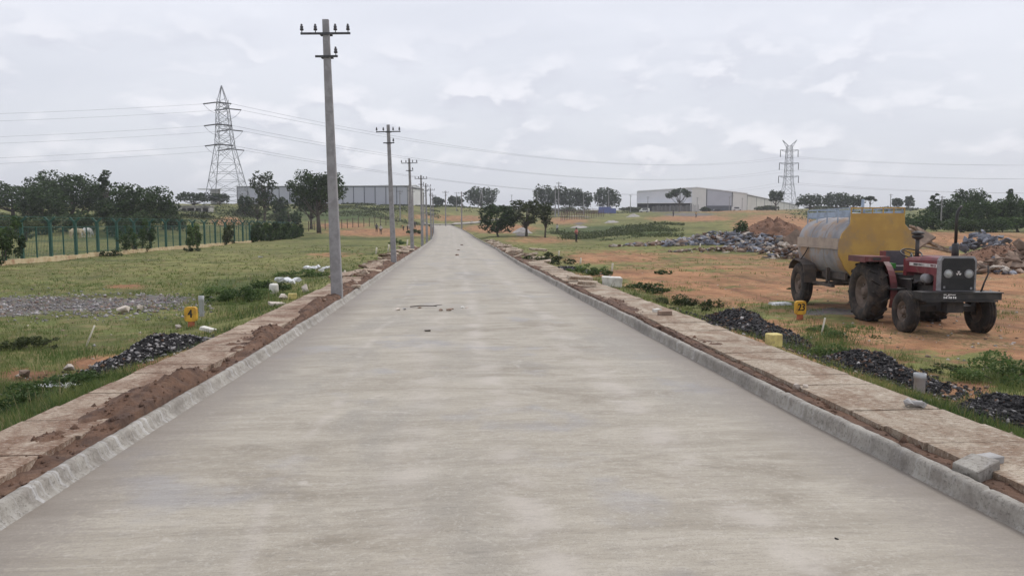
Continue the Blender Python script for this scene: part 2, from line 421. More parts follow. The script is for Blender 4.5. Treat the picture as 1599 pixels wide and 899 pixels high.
def ground_material():
    m, nt, b, out = nodes('field_ground'); k = NB(nt); v = k.coord()
    at = lambda n: k.n('ShaderNodeAttribute', attribute_name=n).outputs['Fac']
    n1 = k.noise(v, .35, 7, .68); n2 = k.noise(v, 2.2, 6, .7); n3 = k.noise(v, 11, 5, .75); n4 = k.noise(k.mapv(v, (1, .35, 1)), .09, 5, .6)
    nn = k.math('ADD', k.math('MULTIPLY', n1, .55), k.math('MULTIPLY', n2, .45))
    g = k.mix(k.ss(n4, .42, .6), (.195, .205, .072), (.135, .158, .052))
    g = k.mix(k.math('MULTIPLY', k.ss(n2, .44, .64), .8), g, (.25, .205, .10))
    g = k.mix(k.math('MULTIPLY', k.ss(k.noise(k.mapv(v, (.5, 1, 1)), .06, 6, .7), .50, .60), .75), g, (.075, .095, .034))
    g = k.mix(k.math('MULTIPLY', k.ss(n3, .5, .75), .7), g, (.085, .09, .038))
    lush = k.ss(k.math('ADD', at('lush'), k.math('MULTIPLY', k.math('SUBTRACT', nn, .5), 1.6)), .35, .75)
    g = k.mix(lush, g, k.mix(k.ss(n3, .35, .7), (.085, .118, .042), (.050, .073, .027)))
    d = k.mix(k.ss(n2, .35, .65), (.42, .222, .115), (.33, .175, .098))
    d = k.mix(k.ss(n1, .5, .66), d, (.47, .28, .165))
    d = k.mix(k.math('MULTIPLY', k.ss(n3, .52, .78), .9), d, (.18, .10, .065))
    bx = k.noise(k.mapv(v, (.9, .12, 1)), 1.4, 5, .65)
    d = k.mix(k.ss(bx, .50, .66), d, (.24, .125, .075))
    df = k.ss(k.math('ADD', at('dirt'), k.math('MULTIPLY', k.math('SUBTRACT', nn, .5), 2.3)), .36, .62)
    c = k.mix(df, g, d)
    # thin dry weeds on the bare earth
    c = k.mix(k.math('MULTIPLY', df, k.math('MULTIPLY', k.ss(n1, .53, .6), k.ss(n3, .42, .6))), c, (.14, .125, .05))
    gr = k.ss(k.math('ADD', at('gravel'), k.math('MULTIPLY', k.math('SUBTRACT', nn, .5), 1.8)), .42, .62)
    vo = k.n('ShaderNodeTexVoronoi', i_Vector=v, i_Scale=14.0).outputs['Color']
    gc = k.mix(k.ss(n3, .35, .7), (.26, .235, .23), (.15, .135, .13))
    gc = k.mix(.35, gc, k.mix(1.0, gc, vo, 'MULTIPLY'))
    c = k.mix(gr, c, gc)
    p1 = k.noise(k.mapv(v, loc=(13, 5, 0)), .55, 9, .78, .3); p2 = k.noise(k.mapv(v, (1, .5, 1), (3, 25, 0)), .16, 7, .7)
    c = k.mix(1.0, c, k.mix(k.ss(p1, .36, .64), (.68, .68, .66), (1.24, 1.22, 1.20)), 'MULTIPLY')
    c = k.mix(k.math('MULTIPLY', k.ss(p2, .48, .62), .55), c, k.mix(.5, c, (.13, .105, .06)))
    c = k.mix(k.math('MULTIPLY', k.ss(k.noise(v, 3.6, 8, .8), .55, .66), .55), c, (.06, .06, .03))
    k.link(c, b.inputs['Base Color']); b.inputs['Roughness'].default_value = .95; b.inputs['Specular IOR Level'].default_value = .15
    h = k.math('ADD', k.math('MULTIPLY', n2, .7), k.math('MULTIPLY', n3, .5))
    k.link(k.bump(h, .9, .10), b.inputs['Normal'])
    return m
M['ground'] = ground_material()
gnd = np_mesh('ground', np.stack([XX, YY, ZZ], -1).reshape(-1, 3), faces, M['ground'], smooth=True, kind='structure')
for nm, arr in (('dirt', d_), ('gravel', g_), ('lush', l_)):
    a = gnd.data.attributes.new(nm, 'FLOAT', 'POINT'); a.data.foreach_set('value', arr.astype(np.float32).ravel())

# ------------------------------------------------------------------ road
def road_material():
    m, nt, b, out = nodes('brushed_concrete_road'); k = NB(nt); v = k.coord()
    st = k.noise(k.mapv(v, (.55, 3.0, 1)), 1.0, 9, .78, .8)          # broom streaks across the road
    fine = k.noise(k.mapv(v, (5.0, 34, 1)), 1.0, 6, .8, .3)
    big = k.noise(k.mapv(v, (.55, .30, 1)), 1.0, 5, .6, .5)
    mid = k.noise(k.mapv(v, (1.2, 1.6, 1), (4, 9, 0)), 1.0, 6, .65, .4)
    gr = k.noise(v, 90, 3, .8); gr2 = k.noise(v, 28, 4, .8)
    c = k.mix(k.ss(st, .32, .68), (.290, .252, .196), (.430, .385, .312))
    c = k.mix(k.math('MULTIPLY', k.ss(big, .46, .68), .8), c, (.270, .247, .212))
    c = k.mix(k.math('MULTIPLY', k.ss(mid, .50, .72), .50), c, (.495, .448, .370))
    c = k.mix(k.math('MULTIPLY', k.ss(k.noise(k.mapv(v, (.5, .9, 1), (20, 3, 0)), 1, 6, .7, .6), .53, .68), .75), c, (.225, .188, .138))
    c = k.mix(k.math('MULTIPLY', k.ss(k.noise(k.mapv(v, (1.6, 2.6, 1), (31, 8, 0)), 1, 8, .75, 1.2), .58, .70), .6), c, (.56, .51, .45))
    c = k.mix(k.math('MULTIPLY', k.ss(k.noise(k.mapv(v, (.7, .7, 1), (51, 2, 0)), 1, 4, .6), .56, .70), .5), c, (.30, .295, .31))
    c = k.mix(k.math('MULTIPLY', k.ss(fine, .50, .66), .50), c, (.19, .17, .14))
    c = k.mix(k.math('MULTIPLY', k.ss(gr, .53, .64), .40), c, (.15, .14, .12))
    c = k.mix(k.math('MULTIPLY', k.ss(gr2, .53, .64), .30), c, (.56, .52, .45))
    # dusty tyre trails along the road
    sx = k.n('ShaderNodeSeparateXYZ', i_0=v).outputs
    wob = k.math('MULTIPLY', k.math('SUBTRACT', k.noise(k.mapv(v, (0, .15, 0)), 1, 2), .5), 1.2)
    for x0, w, a in ((-1.15, .10, .22), (.45, .24, .28), (1.75, .28, .28), (-.3, .3, .2)):
        dd = k.math('ABSOLUTE', k.math('SUBTRACT', k.math('ADD', sx[0], wob), x0))
        c = k.mix(k.math('MULTIPLY', k.math('MULTIPLY', k.ss(dd, w, 0.0), k.ss(mid, .42, .6)), a * 1.6), c, (.50, .45, .40))
    # tar-dark drips next to the kerbs, brown earth dust at the edges
    ed = k.n('ShaderNodeAttribute', attribute_name='edge').outputs['Fac']
    c = k.mix(k.math('MULTIPLY', k.ss(k.math('ADD', ed, k.math('MULTIPLY', k.math('SUBTRACT', gr2, .5), .5)), .72, .97), .7), c, (.20, .17, .145))
    k.link(c, b.inputs['Base Color'])
    b.inputs['Roughness'].default_value = .62; b.inputs['Specular IOR Level'].default_value = .45
    h = k.math('ADD', k.math('MULTIPLY', fine, .6), k.math('ADD', k.math('MULTIPLY', gr, .5), k.math('MULTIPLY', st, .5)))
    k.link(k.bump(h, .45, .012), b.inputs['Normal'])
    return m
M['road'] = road_material()
ry = np.concatenate([np.linspace(-10, 40, 220, endpoint=False), np.geomspace(40, 240, 140)])
ru = np.linspace(0, 1, 41)
RYY, RU = np.meshgrid(ry, ru, indexing='ij')
RX = x_l(RYY) * (1 - RU) + x_r(RYY) * RU
RZ = z_road(RYY) + .006 * (fbm(RX * .8, RYY * .5, 31) - .5) + .02 * (1 - (2 * RU - 1) ** 2)
ix = np.arange(RX.size).reshape(RX.shape)
rf = np.stack([ix[:-1, :-1], ix[:-1, 1:], ix[1:, 1:], ix[1:, :-1]], -1).reshape(-1, 4)
road = np_mesh('road', np.stack([RX, RYY, RZ], -1).reshape(-1, 3), rf, M['road'], smooth=True, kind='structure')
a = road.data.attributes.new('edge', 'FLOAT', 'POINT'); a.data.foreach_set('value', np.abs(2 * RU - 1).astype(np.float32).ravel())
# cross road at the bend, turning off behind the trees
cx_ = np.linspace(-9, 46, 60); cu = np.linspace(0, 1, 6)
CXX, CU = np.meshgrid(cx_, cu, indexing='ij')
CYY = 236 + CU * 7 + .10 * CXX
CZZ = np.maximum(T(CXX, CYY), z_road(np.minimum(CYY, 240))) + .22
ix = np.arange(CXX.size).reshape(CXX.shape)
cf = np.stack([ix[:-1, :-1], ix[1:, :-1], ix[1:, 1:], ix[:-1, 1:]], -1).reshape(-1, 4)
cross = np_mesh('side_road', np.stack([CXX, CYY, CZZ], -1).reshape(-1, 3), cf, M['road'], smooth=True, kind='structure')

# ------------------------------------------------------------------ kerbs
def kerb(edge, sgn, prof, seed):
    ys = np.concatenate([np.concatenate([np.linspace(-10, 2, 60, endpoint=False), np.linspace(2, 26, 1100, endpoint=False)]), np.geomspace(26, 232, 320)])
    n = len(prof); V = np.zeros((len(ys), n, 3))
    seg = np.floor(ys / .9 + .3).astype(int)
    hj = (_h(seg, seg * 0, seed) - .5) * .016; xj = (_h(seg, seg * 0 + 5, seed) - .5) * .018
    joint = np.abs((ys / .9 + .3) % 1 - .0) < .03
    for j, (ox, oz) in enumerate(prof):
        nz = (fbm(ys * 3 + j * 17, ys * 0 + j * 3.1, seed) - .5) * .010 + (fbm(ys * .5, ys * 0, seed + 4) - .5) * .03 + (fbm(ys * 14 + j * 9, ys * 0 + j, seed + 8) - .5) * .012
        k = 1 if 0 < j < n - 1 else .3
        V[:, j, 0] = edge(ys) + sgn * (ox + k * (xj + nz * .8))
        V[:, j, 1] = ys
        V[:, j, 2] = z_road(ys) + oz + (hj + nz * .6) * (oz > .05) - joint * .022 * (oz > .03)
    ix = np.arange(len(ys) * n).reshape(len(ys), n)
    f = np.stack([ix[:-1, :-1], ix[1:, :-1], ix[1:, 1:], ix[:-1, 1:]], -1).reshape(-1, 4)
    if sgn < 0: f = f[:, ::-1]
    return np_mesh('kerb', V.reshape(-1, 3), f, M['kerb' if sgn > 0 else 'kerbl'], smooth=True, kind='structure')
kerb(x_r, 1, [(-.03, -.02), (0, .012), (.008, .05), (.014, .11), (.026, .130), (.05, .136), (.085, .134), (.098, .12), (.102, -.12)], 3)
kerb(x_l, -1, [(-.07, -.02), (-.025, .010), (0, .03), (.014, .065), (.024, .095), (.04, .108), (.065, .112), (.088, .108), (.098, .09), (.10, -.12)], 6)

# ------------------------------------------------------------------ footpaths of precast slabs
def footpath(edge, sgn, i0, i1, y0, y1, m, top, L=.5, gap=.012, skip=0.0):
    b = MB(); y = y0
    while y < y1:
        ln = L * random.uniform(.94, 1.05)
        if random.random() >= skip or y < 6:
            e = float(edge(np.array([y + ln / 2]))[0]); jx = random.uniform(-.012, .012) * (1 + 2 * (y > 18)); rz = random.gauss(0, .006 + (.05 if y > 20 else 0))
            rt = Matrix.Rotation(rz, 3, 'Z') @ Matrix.Rotation(random.gauss(0, .003 + (.02 if y > 20 else 0)), 3, 'X') @ Matrix.Rotation(random.gauss(0, .004), 3, 'Y')
            b.box((e + sgn * (i0 + i1) / 2 + jx, y + ln / 2, float(z_road(y)) + top - .05 + random.gauss(0, .003)), (i1 - i0, ln - gap, .10), rt, jit=.006)
        y += ln
    return b.build('footpath', m, kind='structure')
footpath(x_r, 1, .29, 1.13, 1.2, 34, M['slab'], .140)
footpath(x_l, -1, .30, 1.00, 2.0, 24, M['slabl'], .128)

def soil_strip(edge, sgn, i0, i1, y0, y1, seed, hfun, name='soil_strip', m=None, nx=14, dy=.06):
    ys = np.arange(y0, y1, dy); us = np.linspace(0, 1, nx)
    Yg, U = np.meshgrid(ys, us, indexing='ij')
    Xg = edge(Yg) + sgn * (i0 + (i1 - i0) * U + .05 * (fbm(Yg * 1.5, U * 0 + 2, seed + 3) - .5))
    Zg = z_road(Yg) + hfun(Yg, U, Xg)
    Zg[:, 0] = z_road(ys) - .08; Zg[:, -1] = z_road(ys) - .08; Xg[:, 0] = Xg[:, 1] - sgn * .012
    ix = np.arange(Xg.size).reshape(Xg.shape)
    f = np.stack([ix[:-1, :-1], ix[1:, :-1], ix[1:, 1:], ix[:-1, 1:]], -1).reshape(-1, 4)
    if sgn < 0: f = f[:, ::-1]
    V = np.stack([Xg, Yg, Zg], -1).reshape(-1, 3)
    # clods of the same earth lie on it
    vs, fs = [], []; base = 0
    oct_ = np.array([[1, 0, 0], [0, 1, 0], [-1, 0, 0], [0, -1, 0], [0, 0, 1], [0, 0, -1]], float)
    of = np.array([[0, 1, 4], [1, 2, 4], [2, 3, 4], [3, 0, 4], [1, 0, 5], [2, 1, 5], [3, 2, 5], [0, 3, 5]])
    n = int((y1 - y0) * 95); k = RNG.integers(0, len(V), n)
    k = k[RNG.random(n) < np.clip(9 / np.maximum(V[k, 1], 2), .15, 1)]
    rr = RNG.uniform(.005, .024, len(k)) * (1 + (RNG.random(len(k)) < .06) * 1.3)
    C = (oct_[None] * RNG.uniform(.6, 1.2, (len(k), 6, 1))) * rr[:, None, None] + V[k][:, None, :]
    tri = (of[None] + (np.arange(len(k)) * 6)[:, None, None]).reshape(-1, 3)
    q = np.concatenate([f[:, [0, 1, 2]], f[:, [0, 2, 3]], tri + len(V)])
    return np_mesh(name, np.concatenate([V, C.reshape(-1, 3)]), q, m or M['soil'], smooth=True, kind='structure')
def h_left(Y, U, X):
    n = fbm(Y * .55, U * 1.2, 41); c = fbm(X * 7, Y * 7, 42); k = np.exp(-((U - .32) / .30) ** 2)
    hp = sstep(.44, .72, n) * .13 * k
    return .080 + hp + (.055 * k + .03 * sstep(.4, .7, n)) * (c - .42) * 2 - .12 * sstep(.72, 1.0, U + .35 * (n - .5)) * (1 - .6 * sstep(.55, .7, n)) + .03 * sstep(.35, .6, n)
soil_strip(x_l, -1, .065, .84, 1.5, 60, 50, h_left, dy=.045, nx=18)
def h_right(Y, U, X):
    n = fbm(Y * .5, U * 1.0, 61); c = fbm(X * 8, Y * 8, 62)
    return .100 + .05 * sstep(.42, .68, n) * (1 - .3 * U) + .05 * (c - .45) - .10 * sstep(.42, .95, U + .9 * (.55 - n))
soil_strip(x_r, 1, .08, .92, 1.2, 60, 70, h_right, dy=.045)

# ------------------------------------------------------------------ grass, weeds and pebbles that nobody could count
def grass_field(name, n, px0, px1, py0, py1, m, seed, hmin=.05, hmax=.16, blades=5, cond=None, spread=.06):
    rng = np.random.default_rng(seed)
    px = rng.uniform(px0, px1, n); py = py1 - (py1 - py0) * rng.random(n) ** .85
    # cast to the flat level, then drop on the terrain
    a = (px - CX) / F; b = -(py - CY) / F
    sy, cy, sp, cp = math.sin(YAW), math.cos(YAW), math.sin(PIT), math.cos(PIT)
    dx, dy, dz = sy * cp + a * cy + b * sy * sp, cy * cp - a * sy + b * cy * sp, -sp + b * cp
    t = -(H + .25) / dz; x, y = dx * t, dy * t
    k = (y < 75) & (y > 1)
    x, y, px, py = x[k], y[k], px[k], py[k]
    k = (x < x_l(y) - 1.08) | (x > x_r(y) + 1.22); x, y, px, py = x[k], y[k], px[k], py[k]
    dirt = blobs(px, py, DIRT); grav = blobs(px, py, GRAV); lush = blobs(px, py, LUSH)
    nn = fbm(x * .5, y * .5, 77); n2 = fbm(x * 1.8, y * 1.8, 78)
    p = np.clip(1.12 - np.maximum(dirt, grav) * 1.65 + (nn - .5) * 2.2 + (n2 - .5) * 1.4 + lush * .5, 0.0, 1)
    if cond is not None: p = p * cond(x, y, px, py, nn, n2, lush)
    k = rng.random(len(x)) < p; x, y, lush, nn = x[k], y[k], lush[k], nn[k]
    B = len(x) * blades
    X = np.repeat(x, blades) + rng.normal(0, spread, B); Yb = np.repeat(y, blades) + rng.normal(0, spread, B)
    Z = T(X, Yb)
    hgt = rng.uniform(hmin, hmax, B) * (.7 + .9 * np.repeat(lush, blades)) * (.6 + .8 * np.repeat(nn, blades))
    w = np.maximum(.004, Yb * .00042) * rng.uniform(.7, 1.5, B)
    g = rng.uniform(0, 6.283, B); l = rng.uniform(.15, .9, B) * hgt; g2 = g + rng.normal(1.57, .5, B)
    V = np.zeros((B, 3, 3))
    V[:, 0] = np.stack([X - np.cos(g) * w, Yb - np.sin(g) * w, Z - .01], -1)
    V[:, 1] = np.stack([X + np.cos(g) * w, Yb + np.sin(g) * w, Z - .01], -1)
    V[:, 2] = np.stack([X + np.cos(g2) * l, Yb + np.sin(g2) * l, Z + hgt], -1)
    return np_mesh(name, V.reshape(-1, 3), np.arange(B * 3).reshape(-1, 3), m, kind='stuff')
g = grass_field('grass', 78000, -700, 2400, 378, 760, M['grass'], 5, .04, .12)
tag(g, 'short yellow green grass covering the fields on both sides of the road', 'grass')
g = grass_field('dry_grass', 13000, -700, 2400, 378, 760, M['dry'], 6, .08, .24, 4, lambda x, y, px, py, nn, n2, l: sstep(.45, .65, n2))
tag(g, 'straw coloured dry grass stalks standing among the green grass', 'dry grass')
def near_path(x, y, px, py, nn, n2, lush):
    d = np.minimum(np.abs(x - (x_l(y) - 1.5)), np.abs(x - (x_r(y) + 1.9)))
    return sstep(1.6, .2, d - nn * 1.2) * sstep(.48, .60, n2) * np.where(x > 0, .45, 1) + .5 * (lush > .5) * sstep(.45, .6, n2)
g = grass_field('weeds', 30000, -400, 2000, 376, 800, M['leafD'], 8, .06, .20, 6, near_path, .05)
tag(g, 'fresh green weeds growing along the outer edges of both footpaths', 'weeds')

def scatter_stones(name, pts, r0, r1, mats, rng, squash=.7, elong=1.2, **tags):
    ico = np.array([[1, 0, 0], [0, 1, 0], [-1, 0, 0], [0, -1, 0], [0, 0, 1], [0, 0, -1], [.6, .6, .5], [-.6, .6, -.4]], float)
    oct_ = ico[:6]; of = np.array([[0, 1, 4], [1, 2, 4], [2, 3, 4], [3, 0, 4], [1, 0, 5], [2, 1, 5], [3, 2, 5], [0, 3, 5]])
    n = len(pts); rr = r0 + (r1 - r0) * rng.random(n) ** 2.8
    g = rng.uniform(0, 6.28, n); ca, sa = np.cos(g)[:, None], np.sin(g)[:, None]
    C = oct_[None] * rng.uniform(.55, 1.25, (n, 6, 1)) + rng.normal(0, .12, (n, 6, 3)); C[..., 0] *= rng.uniform(.8, elong, n)[:, None]
    x = C[..., 0] * ca - C[..., 1] * sa; y = C[..., 0] * sa + C[..., 1] * ca
    # tumble
    g2 = rng.uniform(-.9, .9, n)[:, None]; z = C[..., 2] * squash
    y2 = y * np.cos(g2) - z * np.sin(g2); z2 = y * np.sin(g2) + z * np.cos(g2)
    V = np.stack([x, y2, z2], -1) * rr[:, None, None] + pts[:, None, :]
    f = (of[None] + (np.arange(n) * 6)[:, None, None]).reshape(-1, 3)
    mi = None
    if isinstance(mats, list):
        mi = np.repeat(rng.choice(len(mats), n, p=tags.pop('probs')), 8)
    return np_mesh(name, V.reshape(-1, 3), f, mats, mi, **tags)
rng = np.random.default_rng(21)
P = []
while len(P) < 1500:
    px, py = rng.uniform(-100, 1700), rng.uniform(380, 720)
    q = at_z(px, py, -.2)
    if q.y > 60 or -3.7 < q.x < 4.45: continue
    pr = max(blobs(np.array([px]), np.array([py]), GRAV)[0], .55 * blobs(np.array([px]), np.array([py]), DIRT)[0], .05)
    if rng.random() < pr: P.append((q.x, q.y, 0))
P = np.array(P); P[:, 2] = T(P[:, 0], P[:, 1])
scatter_stones('pebbles', np.array(P), .010, .05, [M['palestone'], M['chip'], M['brownstone']], rng, probs=[.3, .2, .5], kind='stuff', label='pebbles and stone chips strewn over the bare ground', cat='pebbles')
P = []
while len(P) < 2600:
    px, py = rng.normal(100, 190), rng.normal(473, 9)
    q = at_z(px, py, -.22)
    if px < 330: P.append((q.x, q.y, 0))
P = np.array(P); P[:, 2] = T(P[:, 0], P[:, 1]) + .01
scatter_stones('gravel', np.array(P), .015, .07, [M['chip'], M['brownstone']], rng, probs=[.86, .14], kind='stuff', label='grey gravel spread in a flat patch on the grass field', cat='gravel')

# ------------------------------------------------------------------ camera, sky, sun
cam = bpy.data.cameras.new('camera'); cam.sensor_fit = 'HORIZONTAL'; cam.sensor_width = 36; cam.lens = F / 1599 * 36
cam.clip_start = .1; cam.clip_end = 9000
co = bpy.data.objects.new('camera', cam); COL.objects.link(co); co.location = (0, 0, H); co.rotation_euler = (R(90) - PIT, 0, -YAW)
scene.camera = co
SUN_EL, SUN_AZ = 54, 55          # azimuth clockwise from the road direction (+Y)
sl = bpy.data.lights.new('sun', 'SUN'); sl.energy = 1.5; sl.angle = R(18); sl.color = (1, .965, .92)
so = bpy.data.objects.new('sun', sl); COL.objects.link(so)
sd = Vector((math.sin(R(SUN_AZ)) * math.cos(R(SUN_EL)), math.cos(R(SUN_AZ)) * math.cos(R(SUN_EL)), math.sin(R(SUN_EL))))
so.rotation_euler = sd.to_track_quat('Z', 'Y').to_euler(); so.location = (0, 0, 60)

def sky():
    w = bpy.data.worlds.new('World'); scene.world = w; w.use_nodes = True
    nt = w.node_tree; k = NB(nt); bg = nt.nodes['Background']
    tx = k.n('ShaderNodeTexSky', sky_type='NISHITA', sun_disc=False, sun_elevation=R(SUN_EL), sun_rotation=R(SUN_AZ)); tx.air_density = 1; tx.dust_density = 2.5
    d = k.coord('Generated'); s = k.n('ShaderNodeSeparateXYZ', i_0=d).outputs
    el = k.math('MAXIMUM', s[2], .0)
    # project the view direction on a cloud layer, so clouds flatten towards the horizon
    den = k.math('ADD', el, .16)
    cv = k.n('ShaderNodeCombineXYZ', i_0=k.math('DIVIDE', s[0], den), i_1=k.math('DIVIDE', s[1], den), i_2=0.0).outputs[0]
    veil = k.noise(k.mapv(cv, (.55, .75, 1), (2, 5, 0)), 1.0, 5, .5, .4)
    # cumulus rows: direction space, stretched sideways; light tops, grey undersides
    az = k.math('ARCTAN2', s[0], s[1])
    def puff(dz, sc=1.0, seed=0.0):
        e = k.math('ADD', el, dz)
        return k.noise(k.n('ShaderNodeCombineXYZ', i_0=k.math('MULTIPLY', az, 13.0 * sc), i_1=k.math('MULTIPLY', e, 25.0 * sc), i_2=seed).outputs[0], 1.0, 4, .50, .1)
    p0, p1 = puff(0, 1, 2.3), puff(.016, 1, 2.3)
    m = k.ss(p0, .42, .72)
    lit = k.ss(k.math('SUBTRACT', p0, p1), -.06, .085)
    band = k.math('MULTIPLY', k.ss(el, .03, .09), k.ss(el, .29, .16))
    c = k.mix(k.ss(el, .0, .42), (7.4, 7.62, 8.15), (9.1, 9.25, 10.1))
    c = k.mix(k.math('MULTIPLY', k.ss(veil, .36, .66), .62), c, (6.8, 7.02, 7.8))
    cl = k.mix(lit, (6.5, 6.6, 7.45), (9.7, 9.6, 10.1))
    c = k.mix(k.math('MULTIPLY', k.math('MULTIPLY', m, band), .72), c, cl)
    c = k.mix(.90, tx.outputs[0], c)
    k.link(c, bg.inputs[0]); bg.inputs[1].default_value = .10
sky()
vs = scene.view_settings
scene.display_settings.display_device = 'sRGB'
vs.view_transform = 'Standard'; vs.look = 'None'; vs.exposure = .12; vs.gamma = 1; vs.use_curve_mapping = False
scene.cycles.max_bounces = 5; scene.cycles.diffuse_bounces = 2; scene.cycles.glossy_bounces = 2; scene.cycles.transmission_bounces = 3; scene.cycles.volume_bounces = 0
scene.cycles.use_denoising = True
# ================================================================== THINGS
# ------------------------------------------------------------------ trees
def leaf_cloud(name, blob_list, n, size, m, parent, rng, keep=None, hole_at=.31):
    """leaf-sized faces through the volume of overlapping lumps; blob: (x,y,z,rx,ry,rz)"""
    bl = np.array(blob_list, float)
    w = bl[:, 3] * bl[:, 5]; w = w / w.sum()
    k = rng.choice(len(bl), n, p=w)
    u = rng.normal(0, 1, (n, 3)); u /= np.linalg.norm(u, axis=1)[:, None]
    r = .45 + .60 * rng.random(n) ** .6
    C = bl[k, :3] + u * r[:, None] * bl[k, 3:6]
    # knock holes into the crown so that the sky shows through
    hole = fbm(C[:, 0] / (bl[:, 3].mean() * .8) + 7, C[:, 2] / (bl[:, 5].mean() * .7) + C[:, 1] * .3, int(rng.integers(999)), 3)
    C = C[(hole > hole_at) | (rng.random(n) < .22)]
    if keep is not None: C = C[keep(C)]
    n = len(C)
    a = rng.normal(0, 1, (n, 3)); a[:, 2] *= .6; a /= np.linalg.norm(a, axis=1)[:, None]
    b = np.cross(a, rng.normal(0, 1, (n, 3))); b /= np.linalg.norm(b, axis=1)[:, None]
    s = size * rng.uniform(.55, 1.35, n)[:, None]
    V = np.stack([C - a * s, C - b * s * .55, C + a * s, C + b * s * .55], 1)
    return np_mesh(name, V.reshape(-1, 3), np.arange(n * 4).reshape(-1, 4), m, parent=parent)

NT = [0]
def tree(px, Y, top, width, label, base=None, kind='dense', m='leafA', crown_bottom=.30, group=None, dens=1.0, name='tree', seed=None, hole=None):
    """px,top,width in photo pixels at distance Y -> a tree of real size standing on the ground there"""
    NT[0] += 1; rng = np.random.default_rng(100 + NT[0] if seed is None else seed); rnd = random.Random(200 + NT[0])
    g = on(px, Y); zt = at_y(px, top, Y).z; h = zt - g.z; w = width * Y / 1160
    root = empty(name, g, label=label, cat='tree' if name == 'tree' else 'bush', group=group)
    cb = h * crown_bottom; cz = (h + cb) / 2; ch = (h - cb) / 2
    bl = []
    if kind == 'dense':
        nb = 26
        bl.append((0, 0, cz - ch * .05, w / 2 * .66, w / 2 * .66, ch * .70)); bl.append((w * .08, 0, cz - ch * .2, w / 2 * .6, w / 2 * .6, ch * .6))
        for i in range(nb):
            an = i * 2.39996 + rnd.uniform(-.4, .4); zz = -.78 + 1.62 * (i + .5) / nb + rnd.uniform(-.1, .1); lim = math.sqrt(max(.12, 1 - zz * zz)) if zz > 0 else math.sqrt(max(.3, 1 - zz * zz * .55))
            s = rnd.uniform(.20, .34); rr = rnd.uniform(.62, .80)
            bl.append((math.cos(an) * rr * w / 2 * lim, math.sin(an) * rr * w / 2 * lim, cz + zz * ch * .78, w / 2 * s, w / 2 * s, max(ch * s, .2)))
    elif kind == 'airy':
        for i in range(22):
            an = i * 2.39996 + rnd.uniform(-.5, .5); zz = -.85 + 1.7 * i / 21; rr = rnd.uniform(.2, .8) * math.sqrt(1.05 - zz * zz)
            s = rnd.uniform(.19, .31)
            bl.append((math.cos(an) * rr * w / 2, math.sin(an) * rr * w / 2, cz + zz * ch, w / 2 * s * 1.2, w / 2 * s, ch * s * .8))
    elif kind == 'flat':
        for i in range(16):
            an = rnd.uniform(0, 6.283); rr = rnd.random() ** .5 * .8
            s = rnd.uniform(.2, .32)
            bl.append((math.cos(an) * rr * w / 2, math.sin(an) * rr * w / 2, h - ch * .35 - rr * rr * ch * .9 + rnd.uniform(-.25, .12) * ch - ch * .3, w / 2 * s, w / 2 * s, ch * s * .9))
    elif kind == 'bush':
        for i in range(14):
            an = rnd.uniform(0, 6.283); rr = rnd.random() ** .5 * .7; s = rnd.uniform(.25, .4)
            bl.append((math.cos(an) * rr * w / 2, math.sin(an) * rr * w / 2, h * rnd.uniform(.15, .72) * (1 - .5 * rr * rr), w / 2 * s, w / 2 * s, h * s * .6))
    elif kind == 'thin':
        for i in range(11):
            zz = i / 10; s = rnd.uniform(.3, .5)
            bl.append((rnd.uniform(-.5, .5) * w / 2 + .2 * w * (zz - .5), rnd.uniform(-.5, .5) * w / 2, cb + zz * (h - cb) * .95, w / 2 * s, w / 2 * s, ch * .13))
    leaf = max(.09, Y * 1.25 / 743)
    area = w * (h - cb) / (leaf * leaf)
    n = int(np.clip(area * (4.2 if kind in ('dense', 'bush') else 2.6) * dens, 700, 14000))
    # trunk and limbs
    b = MB(); tr = max(.09, w * .022 + h * .008)
    if kind == 'bush': tr = max(.05, h * .03)
    top_z = cb + (h - cb) * .55
    lean = rnd.uniform(-.05, .05) * h
    pts = [(0, 0, -.25), (lean * .2, 0, cb * .4), (lean * .6, .02, cb * .9 + .1), (lean, 0, top_z)]
    b.tube(pts, [tr * 1.35, tr, tr * .8, tr * .3], 7)
    for (x, y, z, rx, ry, rz) in (bl if kind == 'airy' else bl[:10]):
        z0 = rnd.uniform(.55, 1.0) * max(cb, h * .15)
        mid = Vector((x * .45 + lean * .4, y * .45, (z0 + z) / 2 - .05 * h))
        b.tube([(lean * .5, 0, z0), mid, (x, y, z)], [tr * .5, tr * .32, tr * .1], 5)
    b.build('trunk', M['bark'], root)
    leaf_cloud('crown', bl, n, leaf, M[m], root, rng, None, hole or {'dense': .33, 'airy': .45, 'flat': .36, 'thin': .36, 'bush': .36}[kind])
    return root

L = 'leafA'
# the grove and single trees over the fenced meadow
tree(22, 150, 281, 105, 'rounded dark tree at the outer end of the grove beyond the green fence', crown_bottom=.12, m='leafA')
tree(112, 140, 263, 128, 'biggest broad dark tree of the grove beyond the green fence', crown_bottom=.10)
tree(70, 128, 290, 80, 'low dark tree filling the gap before the biggest grove tree', crown_bottom=.08)
tree(168, 132, 267, 30, 'slender sparse tree poking up between two dense grove trees', kind='thin', crown_bottom=.35, m='leafC')
tree(222, 122, 281, 98, 'round dense dark tree closest to the small ruined house', crown_bottom=.08)
tree(178, 126, 305, 60, 'low dark tree under the slender sparse one', crown_bottom=.08)
tree(262, 150, 309, 30, 'little dark tree just before the small ruined house', crown_bottom=.1)
tree(304, 265, 298, 56, 'wide low tree standing behind the small ruined house', crown_bottom=.15, m='leafC', kind='dense')
tree(344, 268, 300, 30, 'small tree seen through the legs of the pointed pylon', crown_bottom=.15, m='leafC')
tree(413, 180, 268, 52, 'airy tree with see-through crown before the long grey warehouse', kind='airy', crown_bottom=.28, m='leafC')
